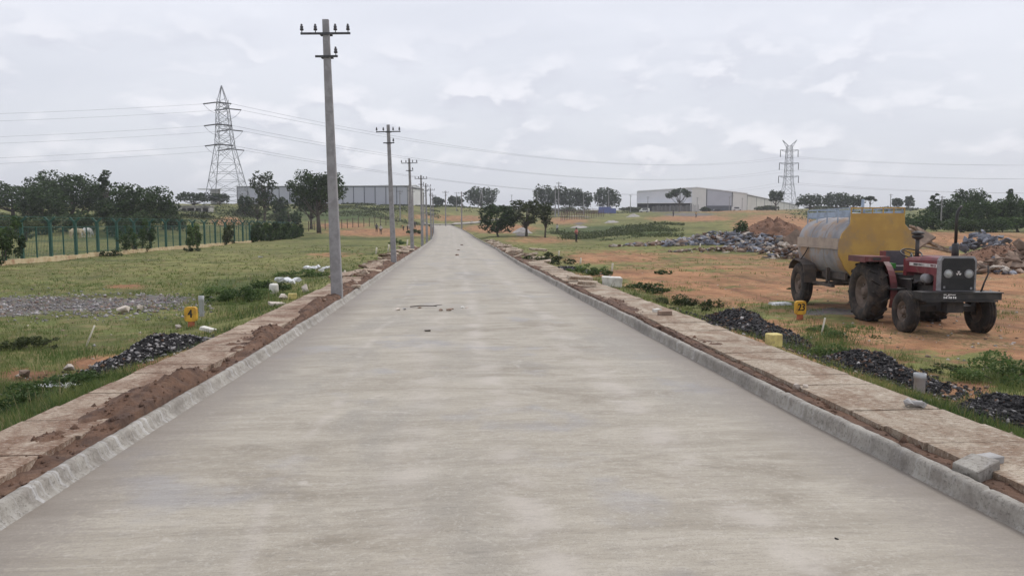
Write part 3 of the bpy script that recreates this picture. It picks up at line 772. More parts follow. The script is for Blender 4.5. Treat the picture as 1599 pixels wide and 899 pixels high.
tree(402, 172, 309, 36, 'thin scrubby sapling under the airy see-through tree', kind='airy', crown_bottom=.25, m='leafE')
tree(384, 205, 302, 26, 'small screening tree before the outer end of the long grey warehouse', crown_bottom=.1, m='leafC')
tree(438, 200, 303, 26, 'small dark tree filling the warehouse wall between the airy and the tall round tree', crown_bottom=.1, m='leafC')
tree(452, 170, 317, 42, 'low dark bush between the airy tree and the tall round tree', kind='bush', name='bush')
tree(498, 132, 262, 96, 'tall round dark tree beside the end of the hedge, behind the first pole', crown_bottom=.42, kind='dense', dens=1.1)
tree(486, 160, 290, 62, 'shorter tree half hidden behind the tall round tree', crown_bottom=.32, m='leafC')
tree(752, 400, 290, 58, 'wide domed tree on the skyline beyond the bend of the road', crown_bottom=.05, m='leafC')
tree(712, 410, 305, 28, 'small domed tree on the skyline next to the wide domed one', crown_bottom=.05, m='leafC')
tree(684, 405, 307, 20, 'smallest domed tree on the skyline above the row of poles', crown_bottom=.05, m='leafC')
tree(852, 360, 287, 46, 'high crowned tree at the start of the dark skyline group past the bend', crown_bottom=.14, m='leafC')
tree(888, 365, 290, 56, 'middle tree of the dark skyline group past the bend', crown_bottom=.12, m='leafC')
tree(912, 362, 296, 30, 'sloping last tree of the dark skyline group past the bend', crown_bottom=.14, m='leafC')
tree(948, 370, 291, 46, 'lone conical tree on the skyline short of the warehouse with the dark opening', crown_bottom=.12, m='leafC')
tree(778, 108, 313, 64, 'bushy dark roadside tree nearest the kerb with leaves almost to the ground', crown_bottom=.04, m='leafA', dens=1.3, hole=.42)
tree(822, 106, 312, 66, 'roadside tree with a forked trunk, middle of the three', crown_bottom=.36, m='leafE', kind='airy', dens=1.5)
tree(851, 107, 318, 36, 'slim roadside tree, last of the three by the kerb', crown_bottom=.40, m='leafE', kind='airy', dens=1.5)
tree(1060, 335, 288, 44, 'flat topped tree standing before the gable of the pale warehouse', kind='flat', crown_bottom=.38, m='leafC', dens=1.5)
tree(1211, 300, 296, 27, 'small upright tree at the end of the red earth track', crown_bottom=.38, m='leafC')
tree(1264, 290, 301, 46, 'low spreading tree behind the raised rail of the tank', crown_bottom=.15, m='leafC')
tree(1305, 300, 299, 52, 'broad tree behind the yellow tank, beside the low spreading one', crown_bottom=.12, m='leafC')
tree(1332, 300, 303, 34, 'narrower tree completing the clump behind the yellow tank', crown_bottom=.12, m='leafC')
tree(1357, 280, 304, 24, 'little umbrella shaped tree alone behind the yellow tank', kind='flat', crown_bottom=.5, m='leafC', dens=1.4)
tree(1400, 320, 309, 18, 'tiny far tree of a pair on the skyline before the wood', crown_bottom=.25, m='leafC')
tree(1418, 322, 306, 20, 'taller far tree of a pair on the skyline before the wood', crown_bottom=.25, m='leafC', kind='airy')
for px, Y, top, w, lab, kd in [(1440, 112, 322, 74, 'low dark tree at the near end of the wood behind the exhaust', 'bush'), (1478, 124, 309, 66, 'dark tree of the wood right above the exhaust tip', 'dense'),
        (1457, 132, 303, 18, 'spindly sapling sticking out over the edge of the wood', 'thin'), (1512, 128, 291, 70, 'highest rounded tree of the wood beyond the stone heap', 'dense'),
        (1540, 112, 309, 92, 'wide mid green tree in front of the highest tree of the wood', 'dense'), (1572, 130, 296, 20, 'thin bare-necked tree rising over the wood by the picture edge', 'thin'),
        (1590, 110, 303, 84, 'big dark tree where the wood leaves the picture', 'dense'), (1500, 104, 334, 76, 'low thicket in front of the wood straight behind the stone heap', 'bush'),
        (1566, 103, 330, 96, 'broad low thicket at the foot of the wood beyond the brown rubble', 'bush'), (1426, 107, 338, 44, 'lowest bush closing the wood beside the yellow tank', 'bush'),
        (1660, 108, 300, 90, 'dark tree of the wood just outside the edge of the view', 'dense')]:
    tree(px, Y, top, w, lab, kind=kd, crown_bottom=.06 if kd != 'thin' else .45, m='leafB' if Y < 113 else 'leafA', name='bush' if kd == 'bush' else 'tree', dens=1.15)
tree(1158, 72, 337, 34, 'round dark bush between the stone debris and the red earth mound', kind='bush', name='bush', m='leafA')
tree(1100, 330, 322, 20, 'tiny dark bush in front of the pale warehouse wall', kind='bush', name='bush', m='leafC')
tree(1196, 330, 318, 46, 'long low bush at the head of the red earth track', kind='bush', name='bush', m='leafE')
for i, (px, Y, top, w) in enumerate([(560, 300, 317, 70), (620, 305, 319, 60), (665, 315, 320, 50), (300, 175, 329, 80), (390, 210, 322, 70), (250, 160, 335, 70), (780, 340, 320, 60), (880, 350, 320, 80), (985, 340, 322, 40), (520, 262, 325, 80), (590, 255, 327, 70), (1290, 330, 322, 90), (1390, 300, 322, 90), (830, 345, 317, 40), (700, 340, 320, 60), (40, 95, 334, 80), (440, 200, 330, 70)]):
    tree(px, Y, top, w, 'low olive scrub bush on the rough bank below the skyline', kind='bush', name='shrub', m='leafE', group='scrub bushes on the far banks', dens=.8)
for px, Y, top, w, lab in [(0, 122, 322, 80, 'dark thicket under the outermost grove tree beyond the green fence'), (60, 116, 326, 70, 'dark thicket under the low grove tree beyond the green fence'), (118, 118, 322, 80, 'dark thicket under the biggest grove tree beyond the green fence'), (175, 115, 326, 60, 'dark thicket under the slender sparse grove tree'), (225, 112, 322, 84, 'dark thicket under the round tree near the ruined house'), (272, 130, 327, 40, 'small thicket at the end of the grove below the ruined house')]:
    tree(px, Y, top, w, lab, kind='bush', name='bush', m='leafA')
# scrub that reads as one mass on the far banks
def scrub():
    rng = np.random.default_rng(5); C = []
    for (p0, p1, y0, y1, n) in [(430, 690, 215, 305, 12000), (230, 450, 125, 275, 12000), (-60, 260, 112, 165, 9000), (690, 1000, 290, 370, 5000), (1240, 1420, 150, 300, 4000), (850, 1075, 82, 150, 30000)]:
        a = rng.uniform(p0, p1, n); Y = rng.uniform(y0, y1, n); x = (a - 705) / 1160 * Y
        ed = np.minimum(1, 4 * np.minimum((a - p0) / (p1 - p0), (p1 - a) / (p1 - p0))) * np.minimum(1, 3 * np.minimum((Y - y0) / (y1 - y0), (y1 - Y) / (y1 - y0)))
        k = fbm(x * .16, Y * .11, 33) + (rng.random(n) - .5) * .16 > .66 - .17 * ed; x, Y = x[k], Y[k]
        C.append(np.stack([x, Y, T(x, Y) + rng.uniform(.0, .55, len(x)) * rng.random(len(x))], -1))
    C = np.concatenate(C); n = len(C)
    a = rng.normal(0, 1, (n, 3)); a /= np.linalg.norm(a, axis=1)[:, None]; b = np.cross(a, rng.normal(0, 1, (n, 3))); b /= np.linalg.norm(b, axis=1)[:, None]
    s = (np.maximum(.10, C[:, 1] * .0013) * rng.uniform(.6, 1.4, n))[:, None]
    V = np.stack([C - a * s, C - b * s * .6, C + a * s, C + b * s * .6], 1)
    np_mesh('undergrowth', V.reshape(-1, 3), np.arange(n * 4).reshape(-1, 4), M['leafF'], kind='stuff', label='rough green undergrowth covering the far banks and field edges', cat='undergrowth')
scrub()

def weed_clump(p, w, h, label, m='leafD', n=None, leaf=.03, name='weed_clump', cat='weeds', group=None, flat=None, sheet=False):
    rng = np.random.default_rng(int(abs(p.x * 1000) + p.y * 77)); rnd = random.Random(int(p.y * 991))
    root = empty(name, p, label=label, cat=cat, group=group)
    bl = []
    for i in range(18):
        an = rnd.uniform(0, 6.283); rr = rnd.random() ** .5 * 1.1
        s = rnd.uniform(.12, .32)
        bl.append((math.cos(an) * rr * w / 2, math.sin(an) * rr * (flat or w) / 2, h * rnd.uniform(.05, .8) * (1 - .5 * rr), w / 2 * s, (flat or w) / 2 * s, h * s * .8))
    if sheet:
        bl = []
        for i in range(int(10 + 7 * flat)):
            yy = rnd.uniform(-.5, .5) * flat; tall = .55 + .45 * math.sin(yy * 2.1 + p.y) ** 2; zz = rnd.random() ** .8 * h * tall
            bl.append((rnd.uniform(-.1, .1), yy, zz, .22, rnd.uniform(.18, .38), rnd.uniform(.16, .36)))
    b = MB()
    for x, y, z, *_ in bl[:8]: b.tube([(x * .2, y * .2, -.03), (x * .6, y * .6, z * .6), (x, y, z + .05 * h)], [.012 * h + .002, .008 * h + .002, .003], 4)
    b.build('stem', M['bark'], root)
    leaf_cloud('foliage', bl, n or int(min(6000, 3.5 * w * h / leaf ** 2)), leaf, M[m], root, rng)
    return root
for (px, py, w, h, lab, m) in [(1290, 560, .85, .30, 'bushy green weed clump against the footpath beside the biggest dark gravel heap', 'leafD'), (1565, 590, 1.3, .42, 'wide leafy green weed patch above the nearest dark gravel heap', 'leafD'),
        (1320, 520, 1.2, .18, 'low grassy weed patch by the front wheel of the tractor', 'leafD'), (365, 468, 1.7, .55, 'tall rank weeds behind the small grey standpipe', 'leafD'), (420, 455, 1.3, .50, 'rank weeds around the white drum at the verge', 'leafB'),
        (30, 640, 1.2, .32, 'leafy weeds beside the footpath in the near corner', 'leafB'), (110, 610, .9, .25, 'leafy weeds round the crumpled white sheet', 'leafB'), (240, 555, .8, .2, 'leafy weeds between the dark gravel heap and the footpath', 'leafD'),
        (470, 432, 1.8, .4, 'weeds around the row of white sacks', 'leafD'), (1000, 455, 1.4, .4, 'dark weeds behind the big white block on the verge', 'leafB'), (920, 428, 1.5, .5, 'weeds growing before the big white block', 'leafD'),
        (1060, 480, 1.3, .35, 'thin weeds along the footpath past the brick', 'leafE'), (1112, 480, .55, .28, 'small bushy weed between footpath and track', 'leafE'), (855, 410, 2.2, .6, 'scruffy weeds by the broken slabs beyond the earth heap', 'leafE'),
        (175, 400, 1.1, .6, 'grey green weed tuft growing at the foot of the ochre plinth', 'leafE'), (300, 392, 1.3, .45, 'grey green weed further along the foot of the ochre plinth', 'leafE'), (50, 545, .8, .3, 'dry weed tuft in the bare patch of the meadow', 'leafE'),
        (1245, 452, .5, .2, 'small dark tuft on the bare track behind the numbered marker', 'leafB'), (1037, 428, .8, .25, 'small dark tuft alone on the bare orange track', 'leafB'), (620, 382, 1.6, .7, 'weeds between the second and third poles', 'leafD'), (645, 366, 2.4, 1.2, 'tall weeds between the third and fourth poles', 'leafB'), (1480, 580, .6, .12, 'sparse weeds on the red soil past the upright grey pipe', 'leafE')]:
    p = ground(px, py); weed_clump(p, w, h, lab, m, leaf=max(.022, p.y * .0016))

# ------------------------------------------------------------------ utility poles
def make_pole(hh=6.55, arms=True):
    root = empty('utility_pole', (0, 0, 0))
    b = MB(); w0, w1, d0, d1 = .27, .14, .20, .11
    vs = []
    for z, w, d in ((-.6, w0, d0), (hh, w1, d1)):
        c = .018
        for sx, sy, ex, ey in ((-1, -1, 1, 0), (-1, -1, 0, 1), (-1, 1, 0, -1), (-1, 1, 1, 0), (1, 1, -1, 0), (1, 1, 0, -1), (1, -1, 0, 1), (1, -1, -1, 0)):
            vs.append((sx * w / 2 + ex * c, sy * d / 2 + ey * c, z))
    b.add(vs, [tuple(range(7, -1, -1)), tuple(range(8, 16))] + [(k, (k + 1) % 8, 8 + (k + 1) % 8, 8 + k) for k in range(8)])
    b.build('shaft', M['pole'], root)
    if arms:
        for z, l, ins in ((hh - .32, 1.10, (-.52, -.22, .22, .50)), (hh - .82, .50, (.21,))):
            a = MB(); a.box((0, -.085, z), (l, .03, .045)); a.box((0, .085, z), (.26, .012, .045)); a.box((-.125, 0, z), (.012, .18, .045)); a.box((.125, 0, z), (.012, .18, .045))
            arm = a.build('crossarm', M['iron'], root)
            for x in ins:
                i = MB(); i.lathe([(z + .02, .001), (z + .02, .010), (z + .07, .010), (z + .07, .040), (z + .10, .043), (z + .115, .028), (z + .13, .036), (z + .16, .036), (z + .175, .018), (z + .20, .026), (z + .215, .001)], 'Z', (x, -.085, 0), 12, closed=False)
                i.build('insulator', M['insul'], arm)
    return root
pole0 = make_pole()
words_ = ['first', 'second', 'third', 'fourth', 'fifth', 'sixth', 'seventh', 'eighth', 'ninth']
spots = [(-2.63, 17.4, .022), (-2.63, 34.6, .028), (-2.63, 51.2, .024), (-2.58, 67.5, .01), (-2.56, 80, .012), (-2.5, 95, .01), (-2.9, 124, .01)]
for i, (x, y, lean) in enumerate(spots):
    o = pole0 if i == 0 else copy_tree(pole0)
    o.location = (x, y, t1(x, y) - .02 if y < 90 else float(z_road(y))); o.rotation_euler = (0, -lean, .02 * (i % 3 - 1))
    o['label'] = 'bare grey concrete utility pole with crossarms, %s in the row along the kerb' % words_[i]
    o['category'] = 'utility pole'; o['group'] = 'utility poles along the kerb'
far = make_pole(); first = True
for px, top, base, Y, lab in [(696, 298, 333, 215, 'thin far pole right past the end of the kerbside row'), (721, 299, 345, 175, 'pale far pole standing alone at the bend of the road'), (713, 300, 322, 300, 'far pole in front of the smallest skyline tree'),
        (662, 300, 338, 215, 'far pole showing between the fourth and fifth kerbside poles'), (645, 292, 338, 170, 'far pole showing close behind the third kerbside pole'), (625, 297, 332, 235, 'far pole before the end wall of the grey warehouse'), (639, 289, 340, 165, 'far pole carrying small boxes beside the white warehouse end'),
        (867, 290, 332, 250, 'first of two far poles close together before the dark skyline trees'), (872, 284, 332, 252, 'second, taller of two far poles close together before the dark skyline trees'), (911, 303, 331, 280, 'far pole over the row of reddish plot posts'), (950, 295, 332, 285, 'far pole beside the blue hoarding'),
        (984, 304, 330, 330, 'far pole alone between the lone conical tree and the warehouse'), (1011, 307, 334, 300, 'far pole before the dark warehouse opening'), (1088, 308, 330, 330, 'far pole in front of the white warehouse panel'), (1138, 307, 328, 340, 'first of two far poles before the long grey warehouse panel'), (1142, 305, 328, 345, 'second of two far poles before the long grey warehouse panel'), (1158, 309, 328, 345, 'dark far pole before the second white warehouse panel'),
        (799, 304, 320, 400, 'tiny far pole on the skyline behind the forked roadside tree'), (754, 301, 320, 395, 'far pole against the wide domed skyline tree'), (839, 300, 330, 320, 'far pole behind the slim roadside tree'), (1389, 303, 333, 220, 'thin far pole over the rail of the yellow tank'), (1469, 306, 345, 118, 'thin pole in the wood near the exhaust')]:
    g = on(px, Y); ht = at_y(px, top, Y).z - g.z
    o = far if first else copy_tree(far); first = False
    s = ht / 6.55; o.location = g; o.scale = (min(s * 1.1, 1.6), min(s * 1.1, 1.6), s); o['label'] = lab; o['category'] = 'utility pole'; o['group'] = 'distant utility poles'
# a pair of leaning poles joined as one support on the skyline
p = on(752, 330); b = empty('braced_pole', p, label='two far poles leaning together on the skyline before the domed tree', cat='utility pole')
MB().tube([(-1.6, 0, -.3), (.1, 0, 8.2)], [.17, .11], 8).build('strut', M['pole'], b); MB().tube([(.5, 0, -.3), (.2, 0, 8.6)], [.17, .11], 8).build('shaft', M['pole'], b)

# ------------------------------------------------------------------ pylons and power lines
def lattice(b, levels, thick):
    """levels: list of (z, half width); square lattice tower with crossed bracing"""
    for (z0, w0), (z1, w1) in zip(levels[:-1], levels[1:]):
        c0 = [(sx * w0, sy * w0, z0) for sx, sy in ((-1, -1), (1, -1), (1, 1), (-1, 1))]
        c1 = [(sx * w1, sy * w1, z1) for sx, sy in ((-1, -1), (1, -1), (1, 1), (-1, 1))]
        for k in range(4):
            b.bar(c0[k], c1[k], thick)
            b.bar(c0[k], c1[(k + 1) % 4], thick * .55); b.bar(c0[(k + 1) % 4], c1[k], thick * .55)
            b.bar(c1[k], c1[(k + 1) % 4], thick * .55)
    return b
YP = 272
p1 = on(358, YP); ztop = at_y(351, 134, YP).z; h1 = ztop - p1.z
pyl = empty('pylon', p1, R(2), label='tall pointed steel lattice pylon over the meadow behind the green fence', cat='pylon')
zs = [0, .075, .20, .345, .50, .575, .665, .72, .79, .845, 1.0]; ws = [6.6, 6.0, 5.0, 3.9, 2.75, 2.5, 2.2, 2.05, 1.85, 1.6, .08]
b = MB(); lean = Matrix.Rotation(R(-1.6), 4, 'Y')
lattice(b, [(z * h1, w) for z, w in zip(zs, ws)], .19)
for z, w in ((.27, 4.5), (.125, 5.65)):
    for s in (-1, 1): b.bar((s * w, -w, z * h1), (s * w, w, z * h1), .12); b.bar((-w, s * w, z * h1), (w, s * w, z * h1), .12)
b.xf(lean).build('tower', M['steel'], pyl)
ends1 = []
for zf, l in ((.835, 7.0), (.655, 7.6), (.49, 8.0)):
    z = zf * h1; wd = np.interp(zf, zs, ws)
    for s in (-1, 1):
        a = MB()
        for sx in (-1, 1):
            a.bar((sx * wd, s * wd, z), (0, s * l, z), .2); a.bar((sx * wd, s * wd, z + 2.2), (0, s * l, z), .14)
        a.bar((-wd * .5, s * (wd + l) / 2, z), (wd * .5, s * (wd + l) / 2, z), .12)
        # strain insulator strings along the line and the jumper loop
        arm = a.xf(lean).build('crossarm', M['steel'], pyl)
        q = MB()
        for sx in (-1, 1): q.tube([(0, s * l, z), (sx * 4.6, s * l, z - .55)], .22, 6)
        q.xf(lean).build('insulator', M['iron'], arm)
        j = MB(); j.tube([(-4.6 + 9.2 * t, s * l, z - .55 - 3.2 * (1 - (2 * t - 1) ** 2)) for t in np.linspace(0, 1, 9)], .06, 5)
        j.xf(lean).build('jumper_wire', M['wire'], arm)
        for sx in (-1, 1): ends1.append((zf, s, sx, pyl.matrix_basis @ (lean @ Vector((sx * 4.6, s * l, z - .55)))))
YQ = 530
p2 = on(1229, YQ); h2 = at_y(1229, 228, YQ).z - p2.z
pyr = empty('pylon', p2, R(-6), label='far lattice pylon with square arms and two horns behind the pale warehouse', cat='pylon')
b = MB(); zs2 = [0, .12, .26, .40, .52, .62, .72, .82, .91, 1.0]; ws2 = [5.4, 4.7, 3.9, 3.0, 2.5, 2.35, 2.2, 2.05, 1.9, 1.6]
lattice(b, [(z * h2, w) for z, w in zip(zs2, ws2)], .30)
b.build('tower', M['steel'], pyr)
hb = MB()
for s in (-1, 1): hb.bar((s * .8, 0, h2), (s * 5.2, 0, h2 + 4.2), .5); hb.bar((s * 1.6, 0, h2 - 2), (s * 5.2, 0, h2 + 4.2), .3)
hb.build('earth_horn', M['steel'], pyr)
ends2 = []
for zf, l in ((.93, 6.4), (.73, 6.9), (.525, 7.2)):
    z = zf * h2
    for s in (-1, 1):
        a = MB(); a.bar((0, 0, z), (s * l, 0, z + .4), .45); a.bar((s * 1.8, 0, z - 1.4), (s * l, 0, z + .4), .28)
        arm = a.build('crossarm', M['steel'], pyr)
        q = MB(); q.tube([(s * l, 0, z + .4), (s * l, 0, z - 4.6)], .28, 6); q.build('insulator', M['iron'], arm)
        ends2.append((zf, s, pyr.matrix_basis @ Vector((s * l, 0, z - 4.6))))
def wire(a, c, sag, label, r=.042):
    a, c = Vector(a), Vector(c); b = MB()
    b.tube([a.lerp(c, t) - Vector((0, 0, sag * 4 * t * (1 - t))) for t in np.linspace(0, 1, 41)], r, 4, cap=False)
    return b.build('power_line', M['wire'], label=label, cat='power line', group='overhead wires between the pylons')
lv = ['top', 'middle', 'lowest']
for i in range(3):
    for s, sn in ((-1, 'near'), (1, 'far')):
        src = [e for e in ends1 if e[1] == s]
        lft = [e[3] for e in src if e[2] == -1][i]; rgt = [e[3] for e in src if e[2] == 1][i]
        dst = [e[2] for e in ends2 if e[1] == s][i]
        wire(rgt, dst, 12.0, '%s wire on the %s arms sagging from the pointed pylon to the horned pylon' % (lv[i], sn))
        wire(lft, lft + Vector((-330, -40 if s < 0 else -36, -3)), 7.5, '%s wire on the %s arms running from the pointed pylon out of the view' % (lv[i], sn), .03)
        wire(dst, dst + Vector((390, -130, 6)), 12.0, '%s wire on the %s arms running on past the horned pylon' % (lv[i], sn), .05)

# ------------------------------------------------------------------ green boundary fence
def fence():
    root = empty('boundary_fence', (0, 0, 0), label='green steel mesh fence with forked post tops on an ochre plinth', cat='fence')
    fx = lambda y: float(np.interp(y, [10, 42, 60, 85, 116], [-22.9, -23.2, -23.6, -23.1, -23.8]))
    def gz(y): return max(t1(fx(y) + .3, y), -.4)
    ys = np.arange(18, 117.5, 3.05)
    top = lambda y: float(np.interp(y, [18, 45, 80, 117], [-.02, .0, .10, .12]))
    pl = MB(); yy = np.arange(17, 118, 1.5)
    for a, c in zip(yy[:-1], yy[1:]):
        h = top(a) + random.uniform(-.03, .03); x0, x1 = fx(a), fx(c); g = min(gz(a), gz(c)) - .3
        pl.box(((x0 + x1) / 2, (a + c) / 2, (h + g) / 2), (.26, c - a + .01, h - g), Matrix.Rotation(-math.atan2(x1 - x0, c - a), 3, 'Z'), jit=.008)
    pl.build('plinth', M['plinth'], root)
    for i, y in enumerate(ys):
        x, z = fx(y), top(y)
        b = MB(); b.box((x, y, z + 1.0), (.15, .15, 2.1))
        for s in (-1, 1): b.bar((x, y, z + 1.98), (x + s * .30, y, z + 2.28), .10)
        b.build('post', M['fence'], root)
        if i < len(ys) - 1:
            y2 = y + 1.52; b = MB(); b.box((fx(y2), y2, top(y2) + .85), (.06, .06, 1.75)); b.build('stake', M['fence'], root)
    w = MB()
    for a, c in zip(ys[:-1], ys[1:]):
        for zr in (1.72, .9, .12): w.bar((fx(a), a, top(a) + zr), (fx(c), c, top(c) + zr), .035 if zr > 1.5 else .018)
        for y in np.arange(a + .12, c, .16): w.box((fx(y), y, top(y) + .9), (.013, .013, 1.7))
        for s in (-1, 1):
            for t in (.5, 1): w.bar((fx(a) + s * .3 * t, a, top(a) + 1.98 + .3 * t), (fx(c) + s * .3 * t, c, top(c) + 1.98 + .3 * t), .012)
    w.build('mesh_panel', M['mesh'], root)
    return fx, top
fx, ftop = fence()
for (px, w, h, lab, m) in [(36, 2.2, 2.5, 'shaggy creeper climbing one post of the green fence nearest the view edge', 'leafB'), (238, 4.6, 2.2, 'widest mass of creeper hanging on the green fence', 'leafB'), (318, 2.0, 2.1, 'pale creeper on the green fence past the widest one', 'leafD'), (366, 2.2, 2.0, 'thin creeper on the green fence before the hedge', 'leafE'),
        (-6, 1.6, 2.2, 'creeper on the green fence at the very edge of the view', 'leafE')]:
    Y = 1160 * 23.3 / (705 - px); p = Vector((fx(Y) + .1, Y, ftop(Y) - .1)); weed_clump(p, .9, h, lab, m, n=3600, leaf=.075, name='creeper', cat='creeper', flat=w * 1.5, sheet=True)
for i, (px, lab) in enumerate([(418, 'dark leafy creeper covering the green fence, start of the hedge stretch'), (443, 'dark leafy creeper in the middle of the hedge stretch of the fence'), (465, 'dark leafy creeper ending the hedge stretch of the green fence')]):
    Y = 1160 * 23.5 / (705 - px); p = Vector((fx(Y) + .3, Y, ftop(Y) - .2)); weed_clump(p, 2.4, 2.2, lab, 'leafB', n=6500, leaf=.15, name='creeper', cat='creeper', flat=13, sheet=True)
# thin wire fence beyond the hedge
def post_row(name, label, pts, h, w, m, cat, rails=(), mesh_m=None, jit=.1):
    root = empty(name, (0, 0, 0), label=label, cat=cat)
    for p in pts:
        b = MB(); hh = h * random.uniform(.9, 1.1); b.box((p.x, p.y, p.z + hh / 2 - .1), (w, w, hh + .2)); b.build('post', M[m], root)
    for z in rails:
        b = MB()
        for a, c in zip(pts[:-1], pts[1:]): b.bar(a + Vector((0, 0, z)), c + Vector((0, 0, z)), .05)
        b.build('rail', M[mesh_m or m], root)
M['redpost'] = mat('dull_red_post', (.16, .085, .075), (.1, .06, .055), 4, .8, bump=0)
M['rust'] = mat('rusty_steel', (.12, .075, .055), (.07, .05, .04), 6, .85, bump=.2)
post_row('wire_fence', 'thin dark post and wire fence past the end of the hedge', [on(px, 150 + (px - 482) * .25) for px in np.linspace(482, 620, 17)], 2.1, .14, 'rust', 'fence', (1.0, 1.9))
post_row('plot_fence', 'row of short reddish posts round a plot below the dark skyline trees', [on(px, 205 + (px - 876) * .5) for px in np.linspace(876, 942, 26)], 2.4, .15, 'redpost', 'fence', (.25,), 'cement')
post_row('plot_fence', 'row of short reddish posts round a further plot behind the first', [on(px, 262 + (px - 876) * .25) for px in np.linspace(862, 960, 34)], 2.1, .15, 'redpost', 'fence', (.3, 1.9), 'redpost')
post_row('plot_fence', 'row of close grey posts in front of the dark warehouse opening', [on(px, 318) for px in np.linspace(1018, 1090, 36)], 2.9, .20, 'pole', 'fence', (.4,), 'cement')
M['bluesheet'] = mat('blue_hoarding', (.12, .15, .36), (.09, .11, .27), 2, .6, bump=0)
hd = empty('hoarding', on(944, 272), label='blue sheet hoarding at the end of the reddish post rows', cat='hoarding')
MB().box((0, 0, 1.7), (4.6, .08, 2.2)).box((3.4, .6, 1.4), (2.0, .08, 1.8)).build('panel', M['bluesheet'], hd)
for x in (-2.2, 0, 2.2): MB().box((x, .12, 1.3), (.12, .12, 3.0)).build('post', M['rust'], hd)
# ------------------------------------------------------------------ buildings
M['cladShade'] = mat('shadow_toned_cladding', (.66, .66, .70), (.61, .62, .66), .15, .6, bump=0)  # lavender grey puts the shadow on the wall above the opening into its colour
M['cladA'] = mat('grey_blue_cladding', (.47, .48, .53), (.43, .44, .49), .15, .6, bump=0)
M['cladW'] = mat('white_cladding', (.72, .71, .68), (.66, .65, .62), .15, .6, bump=0)
M['cladB'] = mat('beige_cladding', (.56, .55, .50), (.50, .49, .45), .15, .6, bump=0)
M['trim'] = mat('dark_steel_trim', (.10, .11, .13), None, 1, .6, bump=0)
M['roofw'] = mat('white_roof_sheet', (.78, .79, .80), (.70, .71, .72), .3, .5, bump=0)
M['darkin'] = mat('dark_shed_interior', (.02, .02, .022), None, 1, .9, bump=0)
M['ruin'] = mat('flaking_limewash', (.50, .48, .44), (.26, .24, .22), .9, .9, bump=.3)
M['glass'] = mat('dark_window_glass', (.03, .035, .04), None, 2, .1, bump=0)
def shed(label, a, c, depth, eave, peak, wall, panels=0, zb=None, name='warehouse', sink=1.5, bands=None):
    """long shed whose front wall runs from ground point a to c; ridge parallel to it"""
    a, c = Vector(a), Vector(c); z0 = min(a.z, c.z) if zb is None else zb
    d = Vector((c.x - a.x, c.y - a.y, 0)); L = d.length; ang = math.atan2(d.y, d.x)
    root = empty(name, (a.x, a.y, z0), ang, label=label, cat='warehouse')
    # end walls follow the roof slope
    b = MB(); b.box((L / 2, .1, eave / 2 - sink / 2), (L, .2, eave + sink)); b.build('front_wall', M[wall], root)
    for x in (.102, L - .102):
        MB().prism([(.2, -sink), (depth, -sink), (depth, eave), (depth / 2, peak), (.2, eave)], x - .1, x + .1, 'X').build('end_wall', M['cladW'], root)
    r = MB(); o = .5
    r.add([(-o, -o, eave + .06), (L + o, -o, eave + .06), (L + o, depth / 2, peak + .06), (-o, depth / 2, peak + .06), (L + o, depth + o, eave + .06), (-o, depth + o, eave + .06),
           (-o, -o, eave + .36), (L + o, -o, eave + .36), (L + o, depth / 2, peak + .36), (-o, depth / 2, peak + .36), (L + o, depth + o, eave + .36), (-o, depth + o, eave + .36)],
          [(0, 1, 2, 3), (3, 2, 4, 5), (9, 8, 7, 6), (11, 10, 8, 9), (0, 6, 7, 1), (5, 4, 10, 11), (0, 3, 9, 6), (3, 5, 11, 9), (1, 7, 8, 2), (2, 8, 10, 4)])
    r.build('roof', M['roofw'], root)
    if panels:
        for k in range(panels + 1):
            x = L * k / panels; MB().box((x, -.06, eave / 2 - sink / 2), (.28, .12, eave + sink)).build('downpipe', M['trim'], root)
    MB().box((L / 2, -.10, eave - .12), (L, .2, .35)).build('gutter', M['trim'], root)
    return root, L
a = on(372, 318); c = on(637, 306); zb = at_y(637, 320, 306).z
ea = at_y(637, 290.5, 306).z - zb
sh, L = shed('long grey blue warehouse with dark downpipes behind the first pole', (a.x, a.y, zb), (c.x, c.y, zb), 30, ea, ea + 1.0, 'cladA', 16, zb, sink=2.5)
# pale annexe against its end
a2 = on(637.6, 308); c2 = on(662, 330)
sh2, _ = shed('small white warehouse annexe at the end of the long grey blue warehouse', (a2.x, a2.y, zb), (c2.x, c2.y, zb), 18, ea * .98, ea + .4, 'cladW', 0, zb, sink=3)
a = on(330, 335); c = on(372, 330); zc = at_y(350, 322, 332).z
# small flat roofed hut on the bank before the far tree
YH = 215
def hut(px0, px1, top, Y, label):
    p0, p1 = on(px0, Y), on(px1, Y); zt = at_y(px0, top, Y).z; z0 = min(p0.z, p1.z) - .4; h = zt - z0; Lh = p1.x - p0.x
    root = empty('ruined_house', (p0.x, Y, z0), label=label, cat='house')
    w = MB(); w.box((Lh * .14, .1, h / 2), (Lh * .28, .2, h))
    for x in (.40, .62, .80, .98): w.box((Lh * x, .1, h / 2), (.35, .22, h))
    w.box((Lh * .62, .13, h * .88), (Lh * .76, .2, h * .2)); w.box((Lh * .53, .16, h * .18), (Lh * .20, .2, h * .36)); w.box((Lh * .5, 4, h / 2), (Lh * .98, .2, h)); w.box((.1, 2, h / 2), (.2, 3.6, h)); w.box((Lh - .1, 2, h / 2), (.2, 3.6, h))
    w.build('wall', M['ruin'], root)
    MB().box((Lh / 2, 2, h + .1), (Lh + .5, 4.6, .2)).build('roof', M['ruin'], root)
hut(268, 328, 322, YH, 'small ruined whitewashed house with open front on the bank before the pointed pylon')
